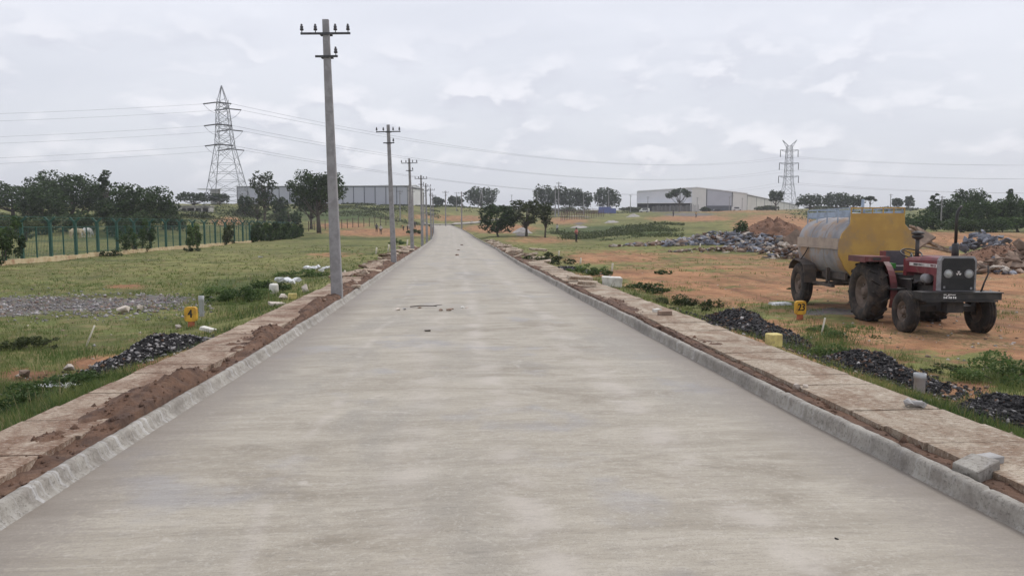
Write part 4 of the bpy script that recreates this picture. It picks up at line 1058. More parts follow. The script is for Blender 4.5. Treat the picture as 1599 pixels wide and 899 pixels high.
# little tank house with flat roof by the pylon foot
p = on(338, 285); z1_ = at_y(338, 296, 285).z - p.z
tk = empty('pump_house', p, label='small pale flat roofed tower between the pylon leg and the far tree', cat='tower')
MB().box((0, 0, z1_ / 2), (2.8, 2.8, z1_)).build('wall', M['cement'], tk); MB().box((-1.6, 0, z1_ + .12), (8.5, 3.6, .24)).build('roof', M['roofw'], tk)

# the warehouse group with a gable
YW = 385
WA = R(15.5); WO = at_y(994, 329, YW)
def W(px, py):
    d = ray(px, py); n = (math.sin(WA), math.cos(WA)); t = (WO.x * n[0] + WO.y * n[1]) / (d[0] * n[0] + d[1] * n[1])
    return Vector((d[0] * t, d[1] * t, H + d[2] * t))
o0 = W(994, 329); root = empty('warehouse', (o0.x, YW, o0.z), -WA, label='large pale warehouse with a shallow gable, dark loading opening and one white corner panel', cat='warehouse')
pk = W(1088, 293.5); X = lambda px: math.hypot(W(px, 329).x - o0.x, W(px, 329).y - o0.y)
Zt = lambda px: float(np.interp(px, [994, 1088, 1166], [W(994, 299.5).z, pk.z, W(1166, 303).z])) - o0.z
def panel(p0, p1, zlo, m, nm='wall', y=0):
    x0, x1 = X(p0), X(p1)
    pts = [(x0, zlo), (x1, zlo), (x1, Zt(p1))] + ([(X(1088), Zt(1088))] if p0 < 1088 < p1 else []) + [(x0, Zt(p0))]
    return MB().prism(pts, y, y + .3, 'Y').build(nm, M[m], root)
panel(994, 1080, W(1000, 318).z - o0.z, 'cladShade'); panel(1080, 1103, -2.5, 'cladW'); panel(1103.3, 1143, -2.5, 'cladA'); panel(1143.3, 1166, -2.5, 'cladW')
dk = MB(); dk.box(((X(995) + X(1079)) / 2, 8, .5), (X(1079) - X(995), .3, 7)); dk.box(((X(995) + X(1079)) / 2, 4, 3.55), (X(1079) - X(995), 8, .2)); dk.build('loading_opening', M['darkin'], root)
for px in (995.5, 1012, 1029, 1046, 1063, 1079.6): MB().box((X(px), .15, .6), (.5, .28, 6.2)).build('column', M['trim'], root)
MB().box(((X(994) + X(1080)) / 2, -1.2, W(1000, 317.4).z - o0.z), (X(1080) - X(994), 2.6, .3)).build('canopy', M['roofw'], root)
for px in (1103, 1143): MB().box((X(px), -.08, (Zt(px) - 2.5) / 2), (.45, .16, Zt(px) + 2.5)).build('downpipe', M['trim'], root)
MB().box(((X(1103.5) + X(1143)) / 2, -.12, .8), (X(1143) - X(1103.6), .2, 3.2)).build('base_band', M['trim'], root)
r = MB(); xs = [X(993.5), X(1088), X(1166.5)]; zs_ = [Zt(994), Zt(1088), Zt(1166)]
r.add([(x, y, z + dz) for y in (-.4, 60) for dz in (.06, .5) for x, z in zip(xs, zs_)], [(0, 1, 4, 3), (1, 2, 5, 4), (6, 9, 10, 7), (7, 10, 11, 8), (3, 4, 10, 9), (4, 5, 11, 10), (0, 6, 7, 1), (1, 7, 8, 2), (0, 3, 9, 6), (2, 8, 11, 5)])
r.build('roof', M['roofw'], root)
for x in (.12, X(1166) - .12): MB().box((x + (0.2 if x < 1 else -.2), 30, 3), (.3, 59, 2 * 2.6 + 3.5)).build('side_wall', M['cladB'], root)
wr = W(1167, 327); a = Vector((wr.x + .6, wr.y + 2, wr.z)); c = on(1246, 560); zz = wr.z
ev = W(1167, 304).z - zz
shed('low beige warehouse wing receding behind the horned pylon', (a.x, a.y, zz), (c.x, c.y, zz), 25, ev, ev + .8, 'cladB', 8, zz, sink=4)

# ------------------------------------------------------------------ cars
M['carwhite'] = mat('white_car_paint', (.75, .75, .74), None, 2, .3, bump=0); M['cardark'] = mat('dark_car_paint', (.05, .05, .055), None, 2, .35, bump=0)
M['tyre'] = mat('dusty_tyre_rubber', (.026, .022, .020), (.085, .062, .047), 5, .95, bump=.4, bscale=20, lo=.42, hi=.68)
M['lampglass'] = mat('headlamp_glass', (.42, .43, .42), (.28, .29, .29), 9, .15, bump=0)
def car(p, rz, paint, label, van=False):
    root = empty('parked_car', p, rz, label=label, cat='car', group='vehicles parked before the warehouse')
    hgt = 1.9 if van else 1.5
    prof = [(-2.1, .35), (2.1, .35), (2.15, .75), (1.9, .95), (1.15, 1.02), (.6, hgt - .05), (-.6, hgt), (-1.6, hgt - .05), (-2.05, 1.0)] if not van else [(-2.2, .4), (2.2, .4), (2.25, 1.0), (1.7, 1.25), (1.15, hgt), (-2.1, hgt), (-2.22, 1.2)]
    MB().prism(prof, -.82, .82, 'Y').build('body', M[paint], root)
    g = MB(); gy = .825
    for s in (-1, 1): g.prism([(.95, 1.06), (.52, hgt - .16), (-1.45, hgt - .16), (-1.85, 1.06)], s * gy - .01, s * gy + .01, 'Y')
    g.build('side_window', M['glass'], root)
    MB().add([(1.14, -.7, 1.07), (1.14, .7, 1.07), (.66, .62, hgt - .10), (.66, -.62, hgt - .10), (1.18, -.7, 1.09), (1.18, .7, 1.09), (.70, .62, hgt - .08), (.70, -.62, hgt - .08)], [(0, 1, 2, 3), (7, 6, 5, 4), (0, 4, 5, 1), (1, 5, 6, 2), (2, 6, 7, 3), (3, 7, 4, 0)]).build('windscreen', M['glass'], root)
    for sx in (-1.3, 1.35):
        for sy in (-.78, .78): MB().lathe([(-.1, .0), (-.1, .33), (.1, .33), (.1, 0)], 'Y', (sx, sy, .33), 16, closed=False).build('wheel', M['tyre'], root)
    for s in (-.6, .6): MB().box((2.15, s, .8), (.06, .3, .14)).build('headlight', M['lampglass'], root)
    return root
car(on(1006, 335), 2.6, 'carwhite', 'white van parked in front of the dark warehouse opening', True)
car(on(1102, 338), .3, 'cardark', 'dark car parked nearer the white warehouse panel, beside another dark car')
car(on(1120, 337), .1, 'cardark', 'dark car parked before the grey warehouse panel with its nose to the white car')
car(on(1150, 340), 0, 'carwhite', 'white car parked by the far end of the grey warehouse panel', True)

# ------------------------------------------------------------------ people
M['skin'] = mat('brown_skin', (.13, .07, .045), None, 4, .6, bump=0); M['hair'] = mat('black_hair', (.012, .011, .011), None, 4, .6, bump=0)
CLOTH = {}
def cloth(n, c):
    if n not in CLOTH: CLOTH[n] = mat(n, c, None, 9, .9, bump=.1)
    return CLOTH[n]
def person(p, rz, shirt, trousers, label, h=1.66, pose='stand'):
    """one skinned body; joints in metres for a 1.7 m figure facing -Y"""
    s = h / 1.70
    J = {'pelvis': (0, 0, .92), 'waist': (0, 0, 1.08), 'chest': (0, -.01, 1.28), 'neck': (0, .0, 1.45), 'head0': (0, -.015, 1.53), 'head1': (0, -.02, 1.63),
         'hl': (-.10, 0, .88), 'kl': (-.11, -.03, .48), 'al': (-.12, .03, .08), 'tl': (-.13, -.13, .03), 'hr': (.10, 0, .88), 'kr': (.12, -.03, .48), 'ar': (.13, .03, .08), 'tr': (.14, -.13, .03),
         'sl': (-.19, 0, 1.40), 'el': (-.27, .02, 1.12), 'wl': (-.26, -.08, .88), 'fl': (-.25, -.11, .78), 'sr': (.19, 0, 1.40), 'er': (.27, .02, 1.12), 'wr': (.26, -.08, .88), 'fr': (.25, -.11, .78)}
    if pose == 'walk':
        J.update(kl=(-.11, -.16, .50), al=(-.12, -.12, .09), tl=(-.12, -.27, .05), kr=(.11, .06, .48), ar=(.12, .26, .13), tr=(.12, .13, .04), el=(-.27, .12, 1.14), wl=(-.26, .10, .92), fl=(-.25, .08, .82), er=(.27, -.10, 1.14), wr=(.25, -.28, 1.02), fr=(.24, -.36, .98))
    if pose == 'carry':
        J.update(er=(.33, -.02, 1.16), wr=(.42, -.20, 1.24), fr=(.46, -.28, 1.27), el=(-.28, .06, 1.15), wl=(-.14, -.16, 1.08), fl=(-.06, -.2, 1.08))
    if pose == 'bend':
        J.update(waist=(0, -.10, 1.03), chest=(0, -.30, 1.10), neck=(0, -.45, 1.08), head0=(0, -.53, 1.06), head1=(0, -.62, 1.02), sl=(-.18, -.40, 1.08), sr=(.18, -.40, 1.08), el=(-.22, -.48, .82), er=(.22, -.48, .82), wl=(-.16, -.55, .58), wr=(.16, -.55, .58), fl=(-.14, -.56, .48), fr=(.14, -.56, .48))
    Rd = {'pelvis': .15, 'waist': .135, 'chest': .155, 'neck': .058, 'head0': .085, 'head1': .098, 'hl': .098, 'kl': .068, 'al': .045, 'tl': .04, 'hr': .098, 'kr': .068, 'ar': .045, 'tr': .04, 'sl': .07, 'el': .046, 'wl': .034, 'fl': .036, 'sr': .07, 'er': .046, 'wr': .034, 'fr': .036}
    E_ = [('pelvis', 'waist'), ('waist', 'chest'), ('chest', 'neck'), ('neck', 'head0'), ('head0', 'head1'), ('pelvis', 'hl'), ('hl', 'kl'), ('kl', 'al'), ('al', 'tl'), ('pelvis', 'hr'), ('hr', 'kr'), ('kr', 'ar'), ('ar', 'tr'), ('chest', 'sl'), ('sl', 'el'), ('el', 'wl'), ('wl', 'fl'), ('chest', 'sr'), ('sr', 'er'), ('er', 'wr'), ('wr', 'fr')]
    nm = list(J); me = bpy.data.meshes.new('person'); me.from_pydata([Vector(J[n]) * s for n in nm], [(nm.index(a), nm.index(c)) for a, c in E_], [])
    o = bpy.data.objects.new('person', me); COL.objects.link(o)
    mo = o.modifiers.new('s', 'SKIN'); mo.use_smooth_shade = True
    sv = me.skin_vertices[0].data
    for i, n in enumerate(nm): sv[i].radius = (Rd[n] * s * (1.15 if n in ('chest', 'pelvis', 'waist') else 1), Rd[n] * s * (.8 if n in ('chest', 'pelvis', 'waist') else 1))
    sv[0].use_root = True
    o.modifiers.new('d', 'SUBSURF').levels = 2
    bpy.context.view_layer.update()
    nme = bpy.data.meshes.new_from_object(o.evaluated_get(bpy.context.evaluated_depsgraph_get()))
    o.modifiers.clear(); o.data = nme; bpy.data.meshes.remove(me)
    nme.materials.clear()
    for mm in (M['skin'], shirt, trousers): nme.materials.append(mm)
    P = {n: Vector(J[n]) * s for n in nm}
    reg = {('pelvis', 'waist'): 1, ('waist', 'chest'): 1, ('chest', 'neck'): 1, ('chest', 'sl'): 1, ('chest', 'sr'): 1, ('sl', 'el'): 1, ('sr', 'er'): 1, ('pelvis', 'hl'): 2, ('pelvis', 'hr'): 2, ('hl', 'kl'): 2, ('hr', 'kr'): 2, ('kl', 'al'): 2, ('kr', 'ar'): 2}
    for f in nme.polygons:
        c = f.center; best = None
        for a, b in E_:
            ab = P[b] - P[a]; t = max(0, min(1, (c - P[a]).dot(ab) / ab.length_squared)); dd = (c - P[a] - ab * t).length - Rd[a] * s * .6
            if best is None or dd < best[0]: best = (dd, (a, b))
        f.material_index = reg.get(best[1], 0)
    hp = P['head1']; b = MB(); b.lathe([(-.085, .07), (-.03, .108), (.04, .106), (.09, .07), (.112, .001)], 'Z', (hp.x, hp.y + .022, hp.z), 12, closed=False); b.xf(Matrix.Identity(4))
    b.build('hair', M['hair'], o)
    o.location = p; o.rotation_euler.z = rz; tag(o, label=label, cat='person'); return o
W_, Pk, Dk, Or, Gy = cloth('white_shirt', (.55, .54, .52)), cloth('pink_shirt', (.50, .17, .15)), cloth('dark_trousers', (.025, .025, .03)), cloth('ochre_shirt', (.4, .26, .1)), cloth('grey_shirt', (.1, .1, .12))
person(on(900, 84), .9, Pk, Dk, 'person in a pink top and dark trousers holding one arm out on the open field', 1.66, 'carry')
person(on(870, 128), 2.4, W_, Dk, 'person in a white shirt and dark trousers walking past the slim roadside tree', 1.66, 'walk')
person(on(594.5, 132), 3.0, W_, Dk, 'person in a white shirt and dark trousers on the bare earth near the second pole', 1.70, 'stand')
person(on(588, 142), .4, Gy, Dk, 'person in all dark clothes standing behind the white shirted one by the second pole', 1.68, 'stand')
person(on(636, 150), 1.2, W_, Dk, 'person in a white shirt bending over between the second and third poles', 1.65, 'bend')
person(on(630, 152), -.8, Or, Dk, 'person in an ochre shirt bending close to the white shirted worker by the third pole', 1.65, 'bend')
person(on(648, 172), 0, Gy, Dk, 'person in dark clothes standing beyond the third pole', 1.68, 'stand')
person(on(735.5, 225), 1.5, W_, Dk, 'person in a white shirt stooping at the bend of the road', 1.7, 'bend')
person(on(1051, 205), .5, Gy, Dk, 'person in dark clothes standing on the far green field before the post rows', 1.68, 'stand')
person(on(1086.5, 190), .9, Or, Dk, 'person in an ochre shirt walking over the pale strip of far field', 1.68, 'walk')

# ------------------------------------------------------------------ cattle in the meadow
M['cream'] = mat('cream_hide', (.62, .52, .36), (.52, .42, .28), 2, .8, bump=.1); M['whitehide'] = mat('white_hide', (.66, .65, .62), (.55, .53, .5), 2, .8, bump=.1)
def cow(p, rz, m, label, graze=True):
    J = [(-.75, 0, 1.12), (-.2, 0, 1.10), (.45, 0, 1.13), (.72, 0, 1.2), (1.0, 0, .92 if graze else 1.38), (1.15, 0, .55 if graze else 1.42), (1.32, 0, .25 if graze else 1.32)]
    Rr = [(.25, .27), (.33, .36), (.27, .34), (.17, .22), (.12, .16), (.13, .13), (.08, .08)]
    E_ = [(i, i + 1) for i in range(6)]
    for sx, base in ((-.68, 0), (.48, 2)):
        for sy in (-.17, .17):
            k = len(J)
            if base == 0: pts = [(sx + .02, sy, .82), (sx - .14, sy, .48), (sx - .06, sy, .05)]
            else: pts = [(sx, sy, .80), (sx + .02, sy, .45), (sx, sy, .05)]
            J += pts; Rr += [(.13, .13), (.07, .07), (.06, .06)]; E_ += [(base, k), (k, k + 1), (k + 1, k + 2)]
    k = len(J); J += [(-.98, 0, 1.05), (-1.02, 0, .5)]; Rr += [(.04, .04), (.03, .03)]; E_ += [(0, k), (k, k + 1)]
    me = bpy.data.meshes.new('cow'); me.from_pydata(J, E_, []); o = bpy.data.objects.new('cow', me); COL.objects.link(o)
    o.modifiers.new('s', 'SKIN').use_smooth_shade = True
    for i, r in enumerate(Rr): me.skin_vertices[0].data[i].radius = r
    me.skin_vertices[0].data[1].use_root = True
    o.modifiers.new('d', 'SUBSURF').levels = 2; bpy.context.view_layer.update()
    n = bpy.data.meshes.new_from_object(o.evaluated_get(bpy.context.evaluated_depsgraph_get())); o.modifiers.clear(); o.data = n; bpy.data.meshes.remove(me)
    n.materials.clear(); n.materials.append(M[m])
    hx, hz = J[5][0], J[5][2]
    b = MB()
    for s in (-1, 1): b.tube([(hx - .02, s * .07, hz + .12), (hx - .02, s * .15, hz + .25), (hx + .04, s * .14, hz + .36)], [.03, .022, .006], 6)
    b.build('horns', M['insul'], o)
    e = MB()
    for s in (-1, 1): e.box((hx - .06, s * .19, hz + .06), (.03, .16, .09))
    e.build('ears', M[m], o)
    o.location = p; o.rotation_euler.z = rz; tag(o, label=label, cat='cow'); return o
cow(on(119, 108), .95, 'cream', 'cream coloured cow grazing in the meadow behind the green fence')
cow(on(135.5, 111), 1.35, 'whitehide', 'white cow facing away from the cream one behind the green fence')
# ------------------------------------------------------------------ tractor
M['red'] = mat('faded_red_tractor_paint', (.185, .026, .036), (.135, .020, .028), 4, .45, bump=.05, c3=(.20, .11, .085), s3=4, lo3=.50, hi3=.70)
M['reddust'] = mat('dusty_maroon_fender_paint', (.16, .040, .040), (.10, .035, .035), 3, .6, bump=.08, c3=(.19, .12, .09), s3=3, lo3=.52, hi3=.72)
M['engine'] = mat('oily_dark_castings', (.035, .032, .032), (.06, .05, .045), 7, .6, bump=.4)
M['bumper'] = mat('black_bumper_paint', (.022, .021, .022), (.045, .04, .038), 6, .5, bump=.1)
M['grille'] = mat('black_grille', (.022, .021, .022), (.035, .032, .032), 5, .6, bump=.1)
M['surround'] = mat('worn_grey_surround', (.30, .29, .30), (.20, .19, .19), 6, .5, bump=.1)
M['rim'] = mat('muddy_wheel_rim', (.17, .125, .10), (.10, .075, .058), 6, .85, bump=.3)
M['stripe'] = mat('silver_white_sticker', (.66, .62, .60), (.52, .48, .46), 8, .45, bump=0)
M['seatred'] = mat('red_seat_vinyl', (.22, .05, .05), (.16, .04, .04), 6, .6); M['seatgrey'] = mat('grey_seat_vinyl', (.09, .075, .085), None, 6, .6)
M['greenpaint'] = mat('green_tool_box', (.06, .26, .05), None, 4, .5); M['whitepaint'] = mat('white_sign_paint', (.8, .8, .78), None, 4, .6, bump=0)
M['tank'] = mat('weathered_grey_tank_steel', (.34, .33, .335), (.24, .235, .245), 1.6, .58, .2, bump=.10, c3=(.38, .255, .165), s3=1.5, lo3=.47, hi3=.66)
M['band'] = mat('rust_stained_cream_band', (.42, .34, .275), (.32, .255, .215), 2.2, .55, .1, bump=.08, c3=(.26, .13, .075), s3=3, lo3=.58, hi3=.72)
M['tankyellow'] = mat('faded_yellow_tank_paint', (.50, .30, .070), (.43, .25, .06), 2.2, .5, bump=.06, c3=(.33, .215, .10), s3=1.6, lo3=.48, hi3=.70)
M['railblue'] = mat('pale_blue_rail_paint', (.36, .44, .56), (.25, .30, .38), 4, .55)
M['chassis'] = mat('muddy_trailer_frame', (.10, .075, .06), (.06, .05, .045), 4, .85, bump=.3)
TH = R(-7)
GZ = t1(9.6, 15)
tr = empty('tractor', (9.43, 13.5, GZ), TH, label='old red farm tractor with black front bumper standing on the bare earth', cat='tractor')

def wheel(parent, name, cx, cy, r, w, rim_r, lug=0, out=-1, tyre_m='tyre'):
    root = MB()
    hw = w / 2
    root.lathe([(-hw * .62, rim_r * .98), (-hw * .92, rim_r * 1.08), (-hw, (rim_r + r) / 2), (-hw * .93, r * .93), (-hw * .72, r * .985), (0, r), (hw * .72, r * .985), (hw * .93, r * .93), (hw, (rim_r + r) / 2), (hw * .92, rim_r * 1.08), (hw * .62, rim_r * .98)], 'X', (0, 0, 0), 48)
    if lug:
        for k in range(lug):
            for s in (-1, 1):
                a = 2 * math.pi * (k + (.5 if s > 0 else 0)) / lug; rt = Matrix.Rotation(a, 4, 'X')
                pts = []
                q = Matrix.Rotation(s * .62, 3, 'Z')
                tmp = MB(); tmp.box((s * hw * .48, 0, r + .004), (hw * 1.12, .045, .045), q, taper=.8); tmp.xf(rt)
                root.add(tmp.v, tmp.f)
    else:
        for o in (-.5, 0, .5):
            root.lathe([(o * hw - .014, r * .975), (o * hw - .010, r + .008), (o * hw + .010, r + .008), (o * hw + .014, r * .975)], 'X', (0, 0, 0), 48)
    t = root.build('wheel', M[tyre_m], parent, loc=(cx, cy, r - .012))
    rm = MB(); o = out
    rm.lathe([(o * hw * .60, rim_r * 1.02), (o * hw * .66, rim_r * .98), (o * hw * .50, rim_r * .86), (o * hw * .15, rim_r * .72), (o * hw * .05, rim_r * .62), (o * hw * .22, rim_r * .40), (o * hw * .28, rim_r * .30), (o * hw * .60, rim_r * .26), (o * hw * .66, rim_r * .16), (o * hw * .68, .001)], 'X', (0, 0, 0), 32, closed=False)
    rm.lathe([(-o * hw * .60, rim_r * 1.02), (-o * hw * .3, rim_r * .8), (-o * hw * .1, .001)], 'X', (0, 0, 0), 24, closed=False)
    rim = rm.build('rim', M['rim'], t)
    nb = MB()
    for k in range(6):
        a = 2 * math.pi * k / 6; nb.lathe([(o * hw * .2, .001), (o * hw * .2, .022), (o * hw * .2 + o * .03, .022), (o * hw * .2 + o * .03, .001)], 'X', (0, math.cos(a) * rim_r * .48, math.sin(a) * rim_r * .48), 6, smooth=False, closed=False)
    nb.build('wheel_nut', M['rim'], t)
    return t
for s in (-1, 1):
    wheel(tr, 'front_wheel', s * .70, 0, .405, .20, .205, 0, s)
    wheel(tr, 'rear_wheel', s * .66, 1.78, .635, .37, .36, 16, s)
# bonnet with rounded shoulders
def hood_sec(y, w, z0, z1, c=.07):
    return [(-w, y, z0), (-w, y, z1 - c), (-w + c * .3, y, z1 - c * .3), (-w + c, y, z1), (w - c, y, z1), (w - c * .3, y, z1 - c * .3), (w, y, z1 - c), (w, y, z0)]
b = MB(); secs = [hood_sec(-.36, .30, 1.10, 1.455), hood_sec(.1, .295, 1.12, 1.45), hood_sec(.65, .285, 1.12, 1.425), hood_sec(.98, .28, 1.10, 1.40)]
vs = [v for s in secs for v in s]; n = 8
b.add(vs, [(i * n + k, i * n + k + 1, (i + 1) * n + k + 1, (i + 1) * n + k) for i in range(3) for k in range(7)] + [tuple(range(8)), tuple(24 + k for k in range(7, -1, -1))])
hood = b.build('hood', M['red'], tr)
for s in (-1, 1):
    st = MB(); st.add([(s * .3035, -.30, 1.255), (s * .2905, .78, 1.245), (s * .2905, .78, 1.31), (s * .3035, -.30, 1.32), (s * .28, -.30, 1.255), (s * .28, .78, 1.245), (s * .28, .78, 1.31), (s * .28, -.30, 1.32)], [(0, 1, 2, 3), (7, 6, 5, 4), (0, 4, 5, 1), (2, 6, 7, 3), (1, 5, 6, 2), (0, 3, 7, 4)])
    sp = st.build('stripe', M['stripe'], hood)
    Mt = Matrix.Translation((s * .300, .37, 1.279)) @ Matrix.Rotation(R(-.8 * -s), 4, 'Z') @ Matrix.Rotation(R(90), 4, 'Z') @ Matrix.Rotation(R(90), 4, 'X') if s > 0 else Matrix.Translation((-.298, .36, 1.279)) @ Matrix.Rotation(R(.7), 4, 'Z') @ Matrix.Rotation(R(-90), 4, 'Z') @ Matrix.Rotation(R(90), 4, 'X')
    MB().text('MASSEY FERGUSON', .052, Mt, depth=.002).build('lettering', M['black'], sp)
    Mt2 = Matrix.Translation((s * .306, -.16, 1.285)) @ (Mt.to_3x3().to_4x4())
    MB().text('1035 DI', .06, Mt2, depth=.002).build('lettering', M['red'], sp)
# side panel behind the grille, radiator, engine
for s in (-1, 1): MB().box((s * .285, -.27, .98), (.03, .16, .34)).build('side_panel', M['red'], tr)
g = MB()
g.prism([(-.335, .83), (.335, .83), (.335, 1.40), (.29, 1.475), (-.29, 1.475), (-.335, 1.40)], -.46, -.36, 'Y')
gr = g.build('grille_surround', M['surround'], tr)
g = MB(); g.prism([(-.295, .845), (.295, .845), (.295, 1.39), (.26, 1.44), (-.26, 1.44), (-.295, 1.39)], -.475, -.455, 'Y')
for z in list(np.arange(.86, 1.05, .022)) + list(np.arange(1.26, 1.42, .022)): g.box((0, -.478, z), (.56 if z < 1.37 else .52, .012, .009))
g.box((0, -.480, 1.065), (.59, .022, .018)); g.box((0, -.480, 1.245), (.59, .022, .018))
gl = g.build('grille', M['grille'], gr)
for x in (-.185, .185):
    h_ = MB(); h_.lathe([(-.47, .001), (-.47, .080), (-.496, .080), (-.496, .066), (-.486, .064), (-.486, .001)], 'Y', (x, 0, 1.155), 24, closed=False); hb_ = h_.build('headlight', M['surround'], gl)
    l_ = MB(); l_.lathe([(-.488, .064), (-.500, .05), (-.507, .025), (-.509, .001)], 'Y', (x, 0, 1.155), 24, closed=False); l_.build('lens', M['lampglass'], hb_)
em = MB()
for cx, cz in ((-.024, 1.145), (.024, 1.145), (0, 1.182)):
    em.prism([(cx - .026, cz + .02), (cx + .026, cz + .02), (cx, cz - .024)], -.488, -.480, 'Y')
em.build('emblem', M['stripe'], gl)
for x in (-.25, .24): MB().box((x, -.482, .905 if x < 0 else .885), (.035, .01, .04)).build('grille_badge', M['surround'], gl)
e = MB()
e.box((0, .28, .78), (.36, 1.1, .46)); e.box((0, -.22, 1.0), (.48, .10, .34)); e.box((-.2, .35, 1.0), (.10, .62, .14)); e.box((.2, .35, .98), (.10, .5, .12))
for k in range(3): e.lathe([(-.30, .001), (-.30, .045), (-.17, .045)], 'X', (0, .12 + .2 * k, .94), 12, closed=False)
e.lathe([(.62, .06), (.98, .06)], 'Z', (-.26, .62, 0), 14, closed=True); e.tube([(-.24, .1, .92), (-.30, .3, .96), (-.29, .6, .90), (-.2, .85, .7)], .02, 6); e.tube([(-.2, -.15, .75), (-.28, .2, .72), (-.24, .7, .66)], .016, 6)
e.box((0, .02, .50), (.34, .52, .16))
e.build('engine', M['engine'], tr)
f_ = MB(); f_.lathe([(.0, .001), (.0, .075), (.02, .09), (.17, .09), (.19, .075), (.19, .001)], 'Y', (-.29, -.02, 1.03), 20, closed=False); f_.build('air_filter', M['surround'], tr)
t_ = MB(); t_.box((0, 1.32, .72), (.34, 1.1, .44)); t_.lathe([(-.58, .12), (-.3, .14), (-.16, .2), (.16, .2), (.3, .14), (.58, .12)], 'X', (0, 1.78, .66), 16, closed=False); t_.box((0, 1.75, .98), (.36, .6, .10)); t_.build('gearbox', M['engine'], tr)
x_ = MB(); x_.box((0, 0, .46), (1.16, .12, .11)); x_.box((0, -.18, .52), (.30, .5, .2))
for s in (-1, 1): x_.tube([(s * .58, 0, .56), (s * .58, 0, .34)], .045, 8); x_.bar((s * .56, .02, .5), (s * .2, .75, .58), .045)
x_.build('front_axle', M['engine'], tr)
# wide flat front bumper
bp = MB(); bp.box((0, -.60, .745), (1.44, .04, .13)); bp.box((0, -.48, .815), (1.47, .34, .016)); bp.box((-.22, -.3, .70), (.1, .4, .12)); bp.box((.22, -.3, .70), (.1, .4, .12)); bp.box((0, -.615, .66), (1.3, .04, .03))
for s in (-1, 1): bp.box((s * .705, -.44, .745), (.03, .30, .12))
bm_ = bp.build('bumper', M['bumper'], tr)
pt = MB()
for (x, z, w, h) in [(-.30, .778, .05, .018), (-.235, .772, .02, .03), (-.20, .778, .05, .016), (-.14, .775, .06, .014), (-.315, .725, .02, .042), (-.275, .722, .035, .03), (-.225, .725, .018, .042), (-.19, .722, .03, .035), (-.145, .725, .022, .04), (-.11, .722, .025, .036), (-.26, .752, .03, .010)]:
    pt.box((x, -.621, z), (w, .003, h), Matrix.Rotation(random.uniform(-.2, .2), 3, 'Y'))
pt.build('painted_number', M['whitepaint'], bm_)
MB().tube([(.46, -.42, .82), (.52, -.40, .98), (.585, -.40, 1.15), (.575, -.40, 1.30)], [.018, .016, .014, .012], 7).build('bent_rod', M['engine'], tr)
# exhaust
ex = MB(); ex.lathe([(1.43, .03), (1.46, .062), (1.69, .062), (1.71, .03)], 'Z', (.17, -.02, 0), 18, closed=False); ex.tube([(.17, -.02, 1.70), (.17, -.02, 2.22), (.185, -.02, 2.30), (.215, -.02, 2.37), (.255, -.02, 2.41)], .028, 12); ex.build('exhaust', M['bumper'], tr)
mu = MB(); mu.tube([(.02, 1.12, 1.35), (.02, 1.12, 1.80)], .038, 12); mu.lathe([(1.76, .04), (1.79, .10), (1.83, .115), (1.85, .10), (1.86, .05)], 'Z', (.02, 1.12, 0), 20, closed=False); mu.lathe([(1.86, .06), (1.875, .125), (1.90, .12), (1.93, .06), (1.94, .001)], 'Z', (.02, 1.12, 0), 20, closed=False); mu.build('air_intake', M['engine'], tr)
sw = MB(); c0 = Vector((0.0, 1.32, 1.47)); tl = Matrix.Rotation(R(25), 3, 'X')
ring = [c0 + tl @ Vector((math.cos(a) * .205, math.sin(a) * .205, 0)) for a in np.linspace(0, 2 * math.pi, 25)]
sw.tube(ring, .014, 8, cap=False)
for a in (0, 2.09, 4.19): sw.tube([c0, c0 + tl @ Vector((math.cos(a) * .2, math.sin(a) * .2, 0))], .010, 6)
sw.tube([c0, (0, 1.1, 1.15)], .022, 8); sw.build('steering_wheel', M['black'], tr)
da = MB(); da.box((0, 1.04, 1.20), (.50, .14, .34)); da.build('dashboard', M['red'], tr)
se = MB(); se.box((0, 1.92, 1.14), (.46, .42, .10), Matrix.Rotation(R(4), 3, 'X')); seat = se.build('seat', M['seatgrey'], tr)
bk = MB(); bk.prism([(-.22, 1.18), (.22, 1.18), (.24, 1.3), (.20, 1.5), (-.20, 1.5), (-.24, 1.3)], 2.04, 2.14, 'Y'); bk.build('backrest', M['seatgrey'], tr)
MB().box((-.262, 2.03, 1.35), (.04, .22, .29)).build('seat_side', M['seatred'], tr)
MB().box((-.30, 1.62, 1.20), (.12, .34, .10)).build('tool_box', M['greenpaint'], tr)
fl_ = MB(); fl_.box((-.36, 1.28, .74), (.34, .5, .03)); fl_.box((.36, 1.28, .74), (.34, .5, .03)); fl_.build('footplate', M['engine'], tr)
